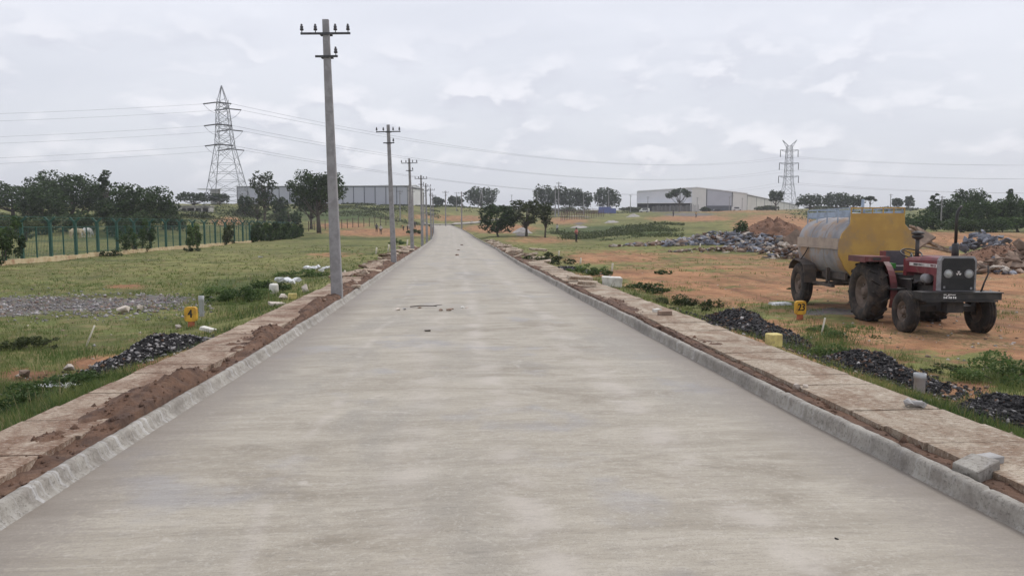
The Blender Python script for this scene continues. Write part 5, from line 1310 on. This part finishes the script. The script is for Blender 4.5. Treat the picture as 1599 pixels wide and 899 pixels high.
# rear fenders: flat flared top, curved front skirt, inner side plate
for s in (-1, 1):
    fe = MB(); r0 = .70; cy, cz = 1.78, .64
    arc = [(cy + r0 * math.cos(a), cz + r0 * math.sin(a)) for a in np.linspace(R(205), R(62), 14)]
    arc = [(y, min(z, 1.36)) for y, z in arc]
    for (ya_, za_), (yb_, zb_) in zip(arc[:-1], arc[1:]):
        xa, xb = sorted((s * .36, s * .50))
        fe.add([(xa, ya_, za_), (xb, ya_, za_ - .02), (xb, yb_, zb_ - .02), (xa, yb_, zb_), (xa, ya_, za_ + .018), (xb, ya_, za_ - .002), (xb, yb_, zb_ - .002), (xa, yb_, zb_ + .018)], [(0, 1, 2, 3), (7, 6, 5, 4), (0, 4, 5, 1), (1, 5, 6, 2), (2, 6, 7, 3), (3, 7, 4, 0)])
    fe.prism([(y, z) for y, z in arc] + [(cy + .35, .75), (cy - .35, .55)], s * .37 - .008, s * .37 + .008, 'X')
    fe.box((s * .70, 1.72, 1.385), (.50, .86, .03)); fe.box((s * .945, 1.72, 1.335), (.02, .86, .12)); fe.box((s * .70, 1.285, 1.345), (.50, .02, .10))
    fo = fe.build('fender', M['reddust'], tr)
    lp = MB(); lp.box((s * .72, 1.268, 1.352), (.16, .016, .05)); lp.build('marker_lamp', M['engine'], fo)

# ------------------------------------------------------------------ water tanker trailer
tk = empty('tanker_trailer', (9.43, 13.5, GZ), TH, label='grey water tank trailer with a big yellow front plate hitched to the red tractor', cat='trailer')
Y0, Y1 = 2.95, 5.75
def sec(k, y, n=40):
    out = []
    for i in range(n):
        a = 2 * math.pi * i / n; c, s_ = math.cos(a), math.sin(a); e = 2 / 2.6
        out.append((k * .85 * math.copysign(abs(c) ** e, c), y, 1.52 + (k * .5 + .5) * .73 * math.copysign(abs(s_) ** e, s_) if k < 1 else 1.52 + .74 * math.copysign(abs(s_) ** e, s_)))
    return out
b = MB(); ks = [(1, Y0 + .03), (1, Y1 - .12), (.985, Y1), (.93, Y1 + .10), (.8, Y1 + .17), (.5, Y1 + .22), (.1, Y1 + .24)]
vs = []
for k, y in ks:
    for i in range(40):
        a = 2 * math.pi * i / 40; c, s_ = math.cos(a), math.sin(a); e = 2 / 2.5
        vs.append((k * .85 * math.copysign(abs(c) ** e, c), y, 1.52 + k * .74 * math.copysign(abs(s_) ** e, s_)))
b.add(vs, [(i * 40 + j, i * 40 + (j + 1) % 40, (i + 1) * 40 + (j + 1) % 40, (i + 1) * 40 + j) for i in range(len(ks) - 1) for j in range(40)] + [tuple(range(40)), tuple(range(240, 280))], 0, True)
shell = b.build('tank_shell', M['tank'], tk)
bd = MB()
for s in (-1, 1):
    bd.box((s * .862, (Y0 + Y1) / 2 - .03, 1.65), (.03, Y1 - Y0 - .06, .20)); bd.box((s * .872, (Y0 + Y1) / 2 - .03, 1.525), (.05, Y1 - Y0 - .04, .045))
bd.build('side_band', M['band'], shell)
sm = MB()
for y in (Y0 + .95, Y0 + 1.88):
    pts = [(.853 * math.copysign(abs(math.cos(a)) ** .8, math.cos(a)), y, 1.52 + .743 * math.copysign(abs(math.sin(a)) ** .8, math.sin(a))) for a in np.linspace(0, 2 * math.pi, 49)]
    sm.tube(pts, .008, 4, cap=False)
sm.build('weld_seam', M['band'], shell)
fp = MB(); poly = [(-.60, 2.33), (-.615, 2.08), (-.80, 1.86), (-.875, 1.62), (-.86, 1.38), (-.70, 1.05), (-.5, .82), (.5, .82), (.70, 1.05), (.86, 1.38), (.875, 1.62), (.80, 1.86), (.615, 2.08), (.60, 2.33)]
fp.prism(poly, Y0 - .02, Y0 + .03, 'Y'); fp.build('front_plate', M['tankyellow'], tk)
# raised rail round the top: blue along the side, yellow across the front
ra = MB(); zt = 2.45
for s in (-1, 1):
    ra.bar((s * .60, Y0 + .05, zt), (s * .60, Y1, zt), .026); ra.box((s * .60, (Y0 + Y1) / 2, 2.32), (.012, Y1 - Y0 - .1, .13))
    for y in np.linspace(Y0 + .1, Y1, 5): ra.box((s * .60, y, 2.26), (.022, .022, .40))
ra.bar((-.6, Y1, zt), (.6, Y1, zt), .03); ra.box((0, Y1, 2.28), (1.2, .012, .10))
ra.build('side_rail', M['railblue'], tk)
rb = MB(); rb.bar((-.60, Y0, zt), (.60, Y0, zt), .03)
for x in np.linspace(-.60, .60, 6): rb.box((x, Y0, 2.38), (.022, .022, .16))
rb.build('front_rail', M['tankyellow'], tk)
hc = MB(); hc.lathe([(2.2, .24), (2.34, .24), (2.36, .22), (2.37, .001)], 'Z', (0, Y0 + 1.5, 0), 20, closed=False); hc.build('hatch', M['railblue'], tk)
MB().tube([(-.2, Y0 + .35, 2.2), (-.2, Y0 + .35, 2.66)], .035, 10).build('filler_pipe', M['railblue'], tk)
cf_ = MB()
for s in (-1, 1): cf_.bar((s * .45, 2.9, .76), (s * .45, 6.0, .76), .10, .16)
for y in (3.0, 4.1, 5.2, 5.95): cf_.box((0, y, .72), (1.0, .08, .10))
cf_.bar((-.45, 2.95, .74), (0, 2.30, .56), .09); cf_.bar((.45, 2.95, .74), (0, 2.30, .56), .09); cf_.box((0, 2.24, .55), (.12, .2, .06))
cf_.bar((-.80, 3.35, .62), (-.80, 4.7, .62), .08, .07); cf_.box((-.62, 3.6, .68), (.4, .06, .06)); cf_.box((-.72, 3.9, .86), (.08, .08, .34)); cf_.bar((-.62, 3.05, .86), (-.62, 4.5, .84), .05, .16)
cf_.lathe([(-.8, .05), (.8, .05)], 'X', (0, 5.2, .54), 10, closed=True)
cf_.build('chassis', M['chassis'], tk)
for s in (-1, 1):
    wheel(tk, 'trailer_wheel', s * .90, 5.2, .545, .25, .28, 0, s)
    mg = MB(); mg.prism([(4.62, .86), (4.70, 1.06), (4.95, 1.15), (5.45, 1.19), (5.72, 1.06), (5.82, .92), (5.79, .90), (5.70, 1.03), (5.44, 1.16), (4.96, 1.12), (4.73, 1.04), (4.65, .85)], s * .75, s * 1.05, 'X')
    mg.box((s * .90, 4.60, .78), (.30, .015, .34)); mg.bar((s * .8, 5.2, 1.16), (s * .6, 5.2, .9), .04)
    mg.build('mudguard', M['chassis'], tk)
    MB().tube([(s * .90, 5.35, 1.16), (s * .885, 5.05, 1.34), (s * .88, 4.82, 1.52)], .014, 6).build('stay_rod', M['black'], tk)

# ------------------------------------------------------------------ numbered plot markers
def marker(p, num, rz, label):
    root = empty('plot_marker', p, rz, label=label, cat='marker')
    w, h, c = .245, .30, .055; z0 = .12
    pts = []
    for (cx, cz, a0) in ((w / 2 - c, z0 + h - c, 0), (-w / 2 + c, z0 + h - c, 90), (-w / 2 + c, z0 + c, 180), (w / 2 - c, z0 + c, 270)):
        for a in (0, 30, 60, 90): pts.append((cx + c * math.cos(R(a0 + a)), cz + c * math.sin(R(a0 + a))))
    bl = MB().prism(pts, -.045, .045, 'Y').build('plate', M['yellow'], root)
    bv = bl.modifiers.new('b', 'BEVEL'); bv.width = .008; bv.segments = 2
    for s in (-1, 1):
        Mt = Matrix.Translation((0, s * .0465, z0 + h * .52)) @ (Matrix.Identity(4) if s < 0 else Matrix.Rotation(R(180), 4, 'Z')) @ Matrix.Rotation(R(90), 4, 'X') @ Matrix.Diagonal((.80, 1, 1, 1))
        # bold strokes: the figures are set twice, a hair apart
        tb = MB()
        for dx in (-.008, -.003, .003, .008): tb.text(num, .235 if len(num) == 1 else .225, Matrix.Translation((dx, s * .0003 * dx * 100, 0)) @ Mt, depth=.001)
        tb.build('number', M['black'], bl)
    MB().prism([(-.07, -.15), (.07, -.15), (.055, .125), (-.055, .125)], -.035, .035, 'Y').build('base', M['redbase'], root)
    return root
p = at_z(299, 506, -.22); p.z = t1(p.x, p.y); marker(p, '4', -.12, 'small yellow marker with a black 4 standing in the grass beside the grey pipe')
p = at_z(1249, 497, -.25); p.z = t1(p.x, p.y); marker(p, '23', .15, 'small yellow marker with a black 23 standing in front of the trailer wheel')

# ------------------------------------------------------------------ dark gravel heaps beside the paths
def heap(p, rx, ry, h, label, probs, m, rz=0, n=2600, r=(.008, .044), core='tar', name='gravel_heap'):
    rng = np.random.default_rng(int(abs(p.x * 100) + p.y * 10)); nr, na = 22, 48
    rr, aa = np.meshgrid(np.linspace(0, 1, nr), np.linspace(0, 2 * math.pi, na, endpoint=False), indexing='ij')
    def height(u, v, q): return h * np.clip(1 - q ** 1.5, 0, 1) * (.65 + .7 * fbm(u * 2.1 + p.x, v * 2.1, 7)) - .05
    wob = 1 + .5 * (fbm(np.cos(aa) * 1.6 + p.y, np.sin(aa) * 1.6 + p.x, 17) - .5)
    u = rr * np.cos(aa) * rx * wob; v = rr * np.sin(aa) * ry * wob
    c, s = math.cos(rz), math.sin(rz); x = p.x + u * c - v * s; y = p.y + u * s + v * c
    z = T(x, y) + height(u, v, rr)
    V = np.stack([x, y, z], -1).reshape(-1, 3); ix = np.arange(nr * na).reshape(nr, na)
    f = np.stack([ix[:-1], ix[1:], np.roll(ix[1:], -1, 1), np.roll(ix[:-1], -1, 1)], -1).reshape(-1, 4)
    q = np.sqrt(rng.random(n)) * 1.08; q = np.where(rng.random(n) < .14, rng.uniform(.9, 1.55, n), q); a = rng.uniform(0, 2 * math.pi, n); w = 1 + .5 * (fbm(np.cos(a) * 1.6 + p.y, np.sin(a) * 1.6 + p.x, 17) - .5)
    uu, vv = q * np.cos(a) * rx * w, q * np.sin(a) * ry * w
    px_, py_ = p.x + uu * c - vv * s, p.y + uu * s + vv * c
    pz = T(px_, py_) + np.where(q < 1, height(uu, vv, np.minimum(q, 1)), -.0) + .008
    o = scatter_stones('gravel', np.stack([px_, py_, pz], -1), r[0], r[1], m, rng, probs=probs)
    root = np_mesh(name, V, f, M[core], smooth=True, label=label, cat='gravel heap')
    o.parent = root; o['kind'] = 'stuff'
    return root
TG = [M['tar'], M['chip'], M['soil']]
heap(at_z(228, 562, -.15), 1.30, .50, .32, 'dark gravel heap with a paler end, between the meadow and the near footpath', [.62, .34, .04], TG, R(55))
heap(at_z(1178, 514, -.12), 1.9, .60, .40, 'black gravel heap lying in front of the trailer, near the yellow block', [.82, .06, .12], TG, R(98), n=5200)
heap(at_z(1372, 570, -.12), 1.25, .56, .32, 'biggest black gravel heap beside the upright grey pipe', [.80, .08, .12], TG, R(95), n=5600)
heap(at_z(1600, 645, -.10), .85, .66, .32, 'black gravel heap beyond the footpath at the edge of the view, before the weed patch', [.89, .08, .03], TG, R(85), n=4600)
heap(at_z(902, 423, -.1), 1.0, 1.1, .22, 'small dark gravel patch before the big white block', [.75, .2, .05], TG, 0, n=700, r=(.03, .08))
heap(at_z(884, 436, .05), .50, 1.1, .34, 'grey mortar and rubble heap spilling over the kerb', [.05, .55, .4], TG, R(8), n=900, r=(.02, .07), core='cement', name='rubble_heap')
M['sand'] = mat('pale_sand', (.42, .39, .37), (.34, .31, .29), 2, .95, bump=.3)
for px, Y, rx, h, lab in [(816, 118, 1.6, .9, 'pale sand heap between the forked and slim roadside trees'), (903, 158, 2.0, .5, 'pale sand heap in front of the reddish post row'), (955, 180, 2.0, .7, 'pale sand heap below the blue hoarding'), (988, 222, 2.4, 1.0, 'far pale sand heap on the field left of the white van')]:
    heap(on(px, Y), rx, rx * .8, h, lab.replace('left of', 'before'), [1], [M['sand']], 0, n=60, r=(.05, .1), core='sand', name='sand_heap')

EM = [M['soil'], M['mound'], M['brownstone']]
heap(on(1208, 80), 4.2, 3.6, 2.2, 'larger red brown mound of dug earth behind the blue grey rubble', [.5, .4, .1], EM, 0, n=500, r=(.05, .16), core='mound', name='earth_mound')
heap(on(1238, 66), 2.6, 2.4, 1.5, 'smaller red brown mound of dug earth close to the back of the tank', [.5, .4, .1], EM, 0, n=400, r=(.04, .14), core='mound', name='earth_mound')
# ------------------------------------------------------------------ stone debris across the field
def debris(label, zones, n, mats, probs, r0, r1, seed, name='rubble'):
    rng = np.random.default_rng(seed); P = []; cs = [on(q[0], q[1]) for q in zones]
    while len(P) < n:
        zi = rng.integers(len(zones)); (px, Y, rx, ry, h) = zones[zi]
        c = cs[zi]; a = rng.uniform(0, 6.28); q = math.sqrt(rng.random()) * 1.05
        x, y = c.x + q * math.cos(a) * rx, c.y + q * math.sin(a) * ry
        P.append((x, y, h * max(0, 1 - q ** 1.6) * rng.uniform(.55, 1.0) + .03))
    P = np.array(P); P[:, 2] += T(P[:, 0], P[:, 1])
    return scatter_stones(name, P, r0, r1, mats, rng, squash=.5, elong=2.0, probs=probs, kind='stuff', label=label, cat='rubble')
ST = [M['bluestone'], M['brownstone'], M['palestone'], M['soil']]
debris('long bank of broken blue grey stone rubble across the field behind the bare track', [(1085, 66, 3.6, 1.6, .8), (1125, 64, 4, 2, 1.15), (1150, 67, 4, 2, 1.2), (1170, 60, 3.4, 1.6, .7), (1215, 55, 2.6, 1.4, 1.0), (1195, 57, 3.2, 1.4, .7), (1110, 61, 4, 1.2, .5)], 3600, ST, [.56, .18, .12, .14], .05, .40, 3)
debris('brown stone rubble mixed with earth in front of the blue grey rubble bank', [(1060, 64, 4, 1.3, .4), (1020, 63, 4, 1.0, .25), (1232, 50, 2, 1.5, .9), (1150, 55, 5, 1.4, .3), (1245, 46, 1.8, 1.6, .8)], 1200, ST, [.16, .42, .20, .22], .05, .34, 4)
debris('brown stone and earth rubble along the field edge behind the blue stone heap', [(1600, 33, 1.6, 1.6, .9), (1570, 33, 2.2, 1.2, .45), (1540, 31, 1.6, .9, .3), (1500, 33, 2, 1, .3)], 420, ST, [.1, .55, .15, .20], .06, .32, 6)
# big quarry blocks, each one a thing
def blocks(spec, mats, label, group, name, cat, rr, seed):
    random.seed(seed)
    for (px, Y, lift, k) in spec:
        c = on(px, Y); b = MB(); r = random.uniform(*rr) * k
        b.rock((0, 0, 0), r, 0, (random.uniform(.9, 1.5), random.uniform(.7, 1.0), random.uniform(.6, .9)), 10)
        o = b.build(name, M[random.choice(mats)], label=label, cat=cat, group=group)
        o.location = (c.x, c.y + random.uniform(-.4, .4), c.z + lift + r * .25); o.rotation_euler = (random.uniform(-.5, .5), random.uniform(-.5, .5), random.uniform(0, 3))
random.seed(5); sp_ = []
for row, (n, lift, p0, p1) in enumerate([(15, .05, 1495, 1580), (14, .26, 1499, 1574), (12, .47, 1505, 1566), (9, .68, 1513, 1558), (5, .88, 1522, 1548)]):
    for i in range(n): sp_.append((p0 + (p1 - p0) * (i + random.uniform(-.2, .2)) / (n - 1), 37 + random.uniform(-.5, .6) + row * .15, lift * .85 + .30, random.uniform(.8, 1.25)))
heap(on(1556, 35.0), 2.9, 1.2, .55, 'brown earth mound under the blue quarry blocks beyond the tractor', [.3, .7], [M['brownstone'], M['soil']], 0, n=700, r=(.03, .10), core='mound', name='earth_mound')
blocks(sp_, ['bluestone'], 'blue grey quarry block in the heap seen just beyond the exhaust', 'quarry blocks heaped beyond the tractor', 'quarry_block', 'stone block', (.17, .29), 8)
blocks([(1578, 33.5, .35, 1.2), (1596, 33, .75, 1.3), (1588, 32, .30, 1.3), (1600, 31.5, .1, 1.4), (1570, 31.5, .15, 1.0), (1556, 32.5, .2, .9), (1606, 33, .55, 1.2), (1592, 33, .95, 1.0)], ['brownstone'], 'large brown boulder stacked at the edge of the view beside the blue stone heap', 'brown boulders at the view edge', 'boulder', 'boulder', (.30, .46), 9)
def slab(p, d, rot, m, label, name='stone_slab', cat='slab', group=None, jit=.05):
    b = MB(); b.box((0, 0, 0), d, None, jit=jit); o = b.build(name, M[m], label=label, cat=cat, group=group); o.location = p; o.rotation_euler = rot
    bv = o.modifiers.new('b', 'BEVEL'); bv.width = min(d) * .06; bv.segments = 1
    return o
for i, (px, Y, z, d, rot, lab) in enumerate([(1445, 36, .55, (2.6, .28, .10), (.1, .42, .3), 'longest brown plank leaning in the pile behind the steering wheel'), (1450, 36.5, .35, (2.2, .25, .10), (.1, .36, -.1), 'brown plank lying low in the pile behind the steering wheel'), (1438, 36.2, .75, (2.0, .3, .09), (.2, .5, .5), 'dark plank crossing the top of the pile behind the steering wheel'), (1455, 35.6, .15, (2.8, .26, .1), (0, .2, .1), 'bottom plank of the pile behind the steering wheel'), (1447, 37, .45, (2.4, .22, .1), (0, .55, -.3), 'steep plank at the back of the pile behind the steering wheel')]):
    c = on(px, Y); slab((c.x, c.y, c.z + z + .75), d, rot, 'wood', lab, 'plank', 'plank', 'planks piled behind the tractor')
c = on(1437, 36); slab((c.x - .3, c.y - .2, c.z + 1.35), (1.5, 1.0, .12), (R(35), R(-25), .3), 'brownstone', 'tilted flat grey brown stone slab on top of the plank pile')
c = on(1245, 49); slab((c.x, c.y, c.z + .9), (1.5, 1.4, .14), (R(55), R(-30), .4), 'brownstone', 'tilted brown grey slab standing up from the rubble next to the tank')
for (px, Y, z, d, rot) in [(1228, 50, .5, (1.3, .35, .3), (.2, .5, .4)), (1236, 49, .35, (1.5, .4, .3), (.1, .7, .2)), (1240, 47, .55, (1.2, .35, .25), (0, -.3, .8)), (1222, 49, .2, (1.3, .4, .3), (.3, .3, 1.0))]:
    c = on(px, Y); slab((c.x, c.y, c.z + z), d, rot, 'palestone', 'long buff stone block lying loose in the rubble beside the tank', 'stone_block', 'stone block', 'buff stone blocks beside the tank')

# ------------------------------------------------------------------ loose things by the road
def rock_at(px, py, z, r, m, label, name='stone', cat='stone', sq=(1, 1, .75), group=None, lift=.35):
    p = at_z(px, py, z); b = MB(); b.rock((0, 0, 0), r, 0, sq, 14); o = b.build(name, M[m], label=label, cat=cat, group=group); o.location = (p.x, p.y, z + r * lift * sq[2]); o.rotation_euler.z = random.uniform(0, 3); return o
def slab_at(px, py, z, d, rz, m, label, tilt=(0, 0), name='concrete_piece', cat='slab', group=None, jit=.06):
    p = at_z(px, py, z); return slab((p.x, p.y, z + d[2] / 2), d, (tilt[0], tilt[1], rz), m, label, name, cat, group, jit)
random.seed(77)
slab_at(1522, 742, .095, (.24, .18, .10), .45, 'kerb', 'broken concrete lump resting behind the kerb, nearest the camera', (.10, -.14), 'concrete_lump', 'rubble')
slab_at(1540, 722, .14, (.20, .10, .05), .25, 'cement', 'flat broken concrete offcut on the footpath behind the concrete lump')
b = MB(); b.rock((-.055, 0, 0), .055, 0, (1, 1, .9), 16); b.rock((.05, .01, -.004), .048, 0, (1, 1, .9), 16); b.tube([(-.05, 0, 0), (.05, 0, 0)], .03, 8)
p = at_z(1430, 636, .14); o = b.build('cement_lump', M['cement'], label='dumbbell shaped grey cement lump on the footpath edge', cat='rubble'); o.location = (p.x, p.y, .14 + .036); o.rotation_euler.z = -.25
b = MB(); b.rock((-.04, 0, 0), .04, 0, (1.1, 1, .8), 14); b.rock((.045, .0, -.004), .034, 0, (1, 1, .9), 14)
p = at_z(1251, 603, .15); o = b.build('pale_stone', M['palestone'], label='pair of small pale pebbles stuck together on the soil behind the kerb', cat='stone'); o.location = (p.x, p.y, .15)
# yellow block, pipes, sticks
slab_at(1208, 541, .02, (.19, .17, .19), .12, 'yblock', 'small square yellow block at the outer edge of the footpath', jit=.015, name='marker_block', cat='block')
def stub(px, py, z, r, h, m, label, tilt=0.0, name='pipe_stub', cat='pipe'):
    p = at_z(px, py, z); p.z = t1(p.x, p.y); b = MB()
    b.lathe([(-.1, r), (h * .72, r), (h * .74, r * 1.12), (h, r * 1.12), (h, r * .95), (h * .5, r * .9), (h * .5, .001)], 'Z', (0, 0, 0), 20, closed=False)
    o = b.build(name, M[m], label=label, cat=cat); o.location = p; o.rotation_euler.y = tilt; return o
stub(1436, 597, -.1, .062, .23, 'pvc', 'upright grey plastic pipe stub beside the biggest black gravel heap')
stub(315, 488, -.2, .055, .46, 'pvc', 'upright grey pipe stub behind the marker with the black 4')
def peg(px, py, z, h, label, w=.02, tilt=0.05, m='stick', name='peg'):
    p = at_z(px, py, z); p.z = t1(p.x, p.y); o = MB().tube([(0, 0, -.1), (tilt * h * 1.0, 0, h)], [w, w * .9], 7).build(name, M[m], label=label, cat='peg'); o.location = p; return o
peg(1281, 521, -.25, .33, 'pale wooden peg leaning in the grass beside the marker with the black 23', .018, .25)
peg(130, 540, -.25, .36, 'thin pale stick leaning in the grass above the dark gravel heap', .014, .55)
for px, py, h, lab in [(955, 424, .38, 'leaning pale peg on the bare earth behind the big white block'), (906, 412, .32, 'hooked pale peg on the open ground behind the gravel patch'), (872, 401, .42, 'thin white peg on the open ground past the broken slabs'), (537, 437, .32, 'little yellowish peg just past the first pole'), (606, 393, .55, 'white peg at the foot of the second pole'), (587, 397, .5, 'pale peg in the grass before the second pole'), (635, 388, .7, 'white peg at the foot of the third pole'), (1092, 392, .6, 'small pale peg on the grass before the stone rubble')]:
    p = ground(px, py); o = MB().tube([(0, 0, -.1), (.12 * h, 0, h)], [.028 + p.y * .0006, .022 + p.y * .0005], 6).build('peg', M['stick'], label=lab, cat='peg'); o.location = p
# white block, drum, sacks, sheet
p = ground(955, 448); slab((p.x, p.y, p.z + .16), (.55, .36, .28), (.05, .04, -.06), 'white', 'big whitewashed concrete block on the verge behind the footpath', 'concrete_block', 'block', jit=.06)
p = ground(428, 458); d_ = MB(); d_.lathe([(0, .13), (.03, .14), (.26, .135), (.29, .12), (.29, .001)], 'Z', (0, 0, 0), 20, closed=False); o = d_.build('drum', M['white'], label='small white drum standing among the weeds before the first pole', cat='drum'); o.location = p; o.rotation_euler.x = .1
def sacks(cx, cy, n, wpx, lab, group):
    for i in range(n):
        px = cx + (i - (n - 1) / 2) * wpx / n; p = ground(px, cy + random.uniform(-1.5, 1.5)); b = MB(); b.rock((0, 0, 0), .17, 0, (1.2, .9, .62), 14)
        o = b.build('sack', M['sheet'], label=lab, cat='sack', group=group); o.location = (p.x, p.y, p.z + .12 + random.uniform(0, .12)); o.rotation_euler.z = random.uniform(0, 3)
sacks(450, 447, 6, 30, 'white filled sack in the row nearer the white drum', 'white sacks by the drum'); sacks(496, 426, 7, 38, 'white filled sack in the row close behind the first pole', 'white sacks behind the first pole')
rock_at(478, 457, -.05, .20, 'palestone', 'pale pointed stone at the footpath edge past the white sacks', sq=(1.1, .8, .9))
slab_at(457, 467, .0, (.20, .16, .14), .2, 'yblock', 'small yellowish block at the edge of the footpath before the pointed stone', name='marker_block', cat='block', jit=.03)
rock_at(444, 465, -.05, .16, 'palestone', 'flat pale stone in the weeds below the white drum', sq=(1.3, .9, .55))
slab_at(432, 477, -.02, (.34, .22, .07), .7, 'palestone', 'flat greenish slab lying in weeds at the footpath edge', (.15, .1), 'stone_slab')
slab_at(325, 517, -.05, (.30, .11, .06), -.5, 'white', 'whitewashed broken strip of concrete lying by the footpath', (.0, .15), 'concrete_strip')
rock_at(277, 516, -.18, .075, 'palestone', 'round pale stone on top of the paler end of the dark gravel heap', lift=1.2)
rock_at(195, 484, -.22, .14, 'palestone', 'pale stone at the near edge of the flat gravel patch', sq=(1.4, .9, .6)); rock_at(216, 482, -.22, .12, 'palestone', 'squarer pale stone beside the other one on the gravel patch edge', sq=(1, .9, .8))
rock_at(38, 585, -.22, .09, 'brownstone', 'round brown stone on the bare patch of the meadow', sq=(1.2, 1, .8)); rock_at(108, 577, -.22, .08, 'palestone', 'pale stone sunk in the red soil near the dark gravel heap')
# crumpled sheet
b = MB(); gx = 14; random.seed(3)
vs = [((i / (gx - 1) - .5) * .42, (j / 9 - .5) * .24, .03 + .07 * float(fbm(np.array([i * .45]), np.array([j * .5]), 4)[0]) + random.uniform(-.008, .008)) for i in range(gx) for j in range(10)]
b.add(vs, [(i * 10 + j, (i + 1) * 10 + j, (i + 1) * 10 + j + 1, i * 10 + j + 1) for i in range(gx - 1) for j in range(9)]); p = at_z(90, 606, -.18)
o = b.build('plastic_sheet', M['sheet'], label='crumpled white plastic sheet lying in the weeds near the footpath', cat='plastic sheet'); o.location = (p.x, p.y, t1(p.x, p.y) + .03); o.rotation_euler.z = -.2
so_ = o.modifiers.new('s', 'SOLIDIFY'); so_.thickness = .006
p = at_z(75, 470 + 137, -.18)
# tiles and broken slabs along both paths
slab_at(550, 449, .125, (.44, .30, .06), .1, 'slab', 'clean pale tile lying loose across the soil beside the first pole', (.0, -.05), 'paving_slab', 'slab', jit=.02)
slab_at(1038, 492, .142, (.24, .12, .08), .1, 'brownstone', 'single brown brick lying on the footpath edge', name='brick', cat='brick', jit=.02)
slab_at(1026, 487, .14, (.16, .12, .06), .6, 'white', 'white mortar crumb next to the brown brick', name='mortar_piece', cat='rubble')
random.seed(31); k = 0
for (edge, sgn, ys, lab, grp) in [(x_l, -1, np.arange(24.5, 62, 1.05), 'broken pale paving slab lying askew beyond the first pole', 'broken slabs past the first pole'), (x_r, 1, np.arange(34.5, 88, 1.15), 'broken pale paving slab lying askew along the kerb beyond the mortar heap', 'broken slabs past the mortar heap')]:
    for y in ys:
        for q in range(2 if random.random() < .45 else 1):
            e = float(edge(np.array([y]))[0]); off = random.uniform(.45, 1.25) if sgn < 0 else random.uniform(.35, 1.35)
            x = e + sgn * off; z = max(t1(x, y), float(z_road(y)) + .05)
            slab((x, y + random.uniform(-.3, .3), z + .06 + random.random() ** 2 * .14), (random.uniform(.4, .9), random.uniform(.3, .6), .08), (random.gauss(0, .10), random.gauss(0, .12), random.gauss(0, .35)), 'slab' if sgn > 0 or random.random() < .4 else 'slabl', lab, 'paving_slab', 'slab', grp, .05)
for px, py, d, rz, lab in [(905, 437, (.7, .35, .10), .1, 'loose slab lying across the mortar heap'), (917, 445, (.5, .3, .09), -.2, 'smaller loose slab beside the mortar heap'), (840, 391, (1.1, .5, .12), .3, 'long pale slab on the verge among scruffy weeds')]:
    p = at_z(px, py, .18); slab((p.x, p.y, .24), d, (.08, .06, rz), 'slab', lab, 'paving_slab', 'slab')
# small stones on the carriageway
for px, py, r, m, lab in [(621, 484, .065, 'palestone', 'white faced stone on the road, first of the line of bits'), (632, 483, .05, 'cement', 'small grey stone on the road next to the white faced stone'), (655, 481, .045, 'brownstone', 'brown clod on the road between the white faced stone and the stick'), (688, 485, .06, 'brownstone', 'flat brown clod on the road, middle of the line of bits'), (701, 485, .07, 'brownstone', 'biggest brown clod on the road in the line of bits'), (706, 483, .04, 'brownstone', 'small brown clod touching the biggest one on the road'), (722, 481, .06, 'white', 'white stone on the road at the end of the line of bits'), (729, 481, .05, 'palestone', 'smaller pale stone at the very end of the line of bits'),
        (714, 399, .14, 'brownstone', 'dark clod on the far road where the crack starts'), (721, 383, .16, 'brownstone', 'dark clod on the far road closer to the bend'), (716, 391, .12, 'palestone', 'pale stone on the far road between two dark clods')]:
    rock_at(px, py, .02, r, m, lab, sq=(1.2, .8, .6))
p = at_z(664, 480, .02); MB_ = MB().tube([(-.32, 0, .02), (-.1, .05, .035), (.15, .02, .03), (.36, .10, .05)], [.012, .012, .010, .006], 6); MB_.tube([(.15, .02, .03), (.25, -.06, .03)], .007, 5); o = MB_.build('twig', M['bark'], label='thin forked twig lying on the road among small stones', cat='twig'); o.location = p
p = at_z(668, 517, .02); o = MB().box((0, 0, .012), (.105, .03, .022), None, jit=.1).build('wood_chip', M['bark'], label='dark chip of wood lying alone in the middle of the road', cat='wood chip'); o.location = p; o.rotation_euler.z = .1
p = at_z(1218, 474, -.25); slab((p.x, p.y, t1(p.x, p.y) + .03), (.5, .3, .06), (0, 0, .2), 'sheet', 'flat white scrap lying on the track behind the marker with the black 23', 'plastic_scrap', 'scrap')
rock_at(1306, 843, .005, .018, 'tar', 'tiny dark pebble on the near road surface', lift=.3)
# pale litter on the meadow
for px, py, lab in [(407, 403, 'white scrap lying alone on the open meadow'), (262, 387, 'pale scrap at the foot of the fence plinth')]:
    p = ground(px, py); b = MB(); b.rock((0, 0, 0), .16, 0, (1.4, .8, .35), 12); o = b.build('litter', M['sheet'], label=lab, cat='litter'); o.location = (p.x, p.y, p.z + .08)
# air: pale haze over the far land
hm = bpy.data.materials.new('pale_haze'); hm.use_nodes = True; hn = hm.node_tree; hn.nodes.remove(hn.nodes['Principled BSDF'])
pv = hn.nodes.new('ShaderNodeVolumePrincipled'); pv.inputs['Density'].default_value = .00034; pv.inputs['Color'].default_value = (.94, .955, 1.0, 1); pv.inputs['Anisotropy'].default_value = .1
hn.links.new(pv.outputs[0], hn.nodes['Material Output'].inputs['Volume'])
MB().box((0, 1540, 33), (13000, 3200, 74)).build('haze', hm, kind='stuff', label='thin pale haze over the far land', cat='haze')
for o in COL.objects:
    if o.parent is None and o.get('category') and not o.get('kind') and o.type in ('MESH', 'EMPTY'): o['kind'] = 'thing'
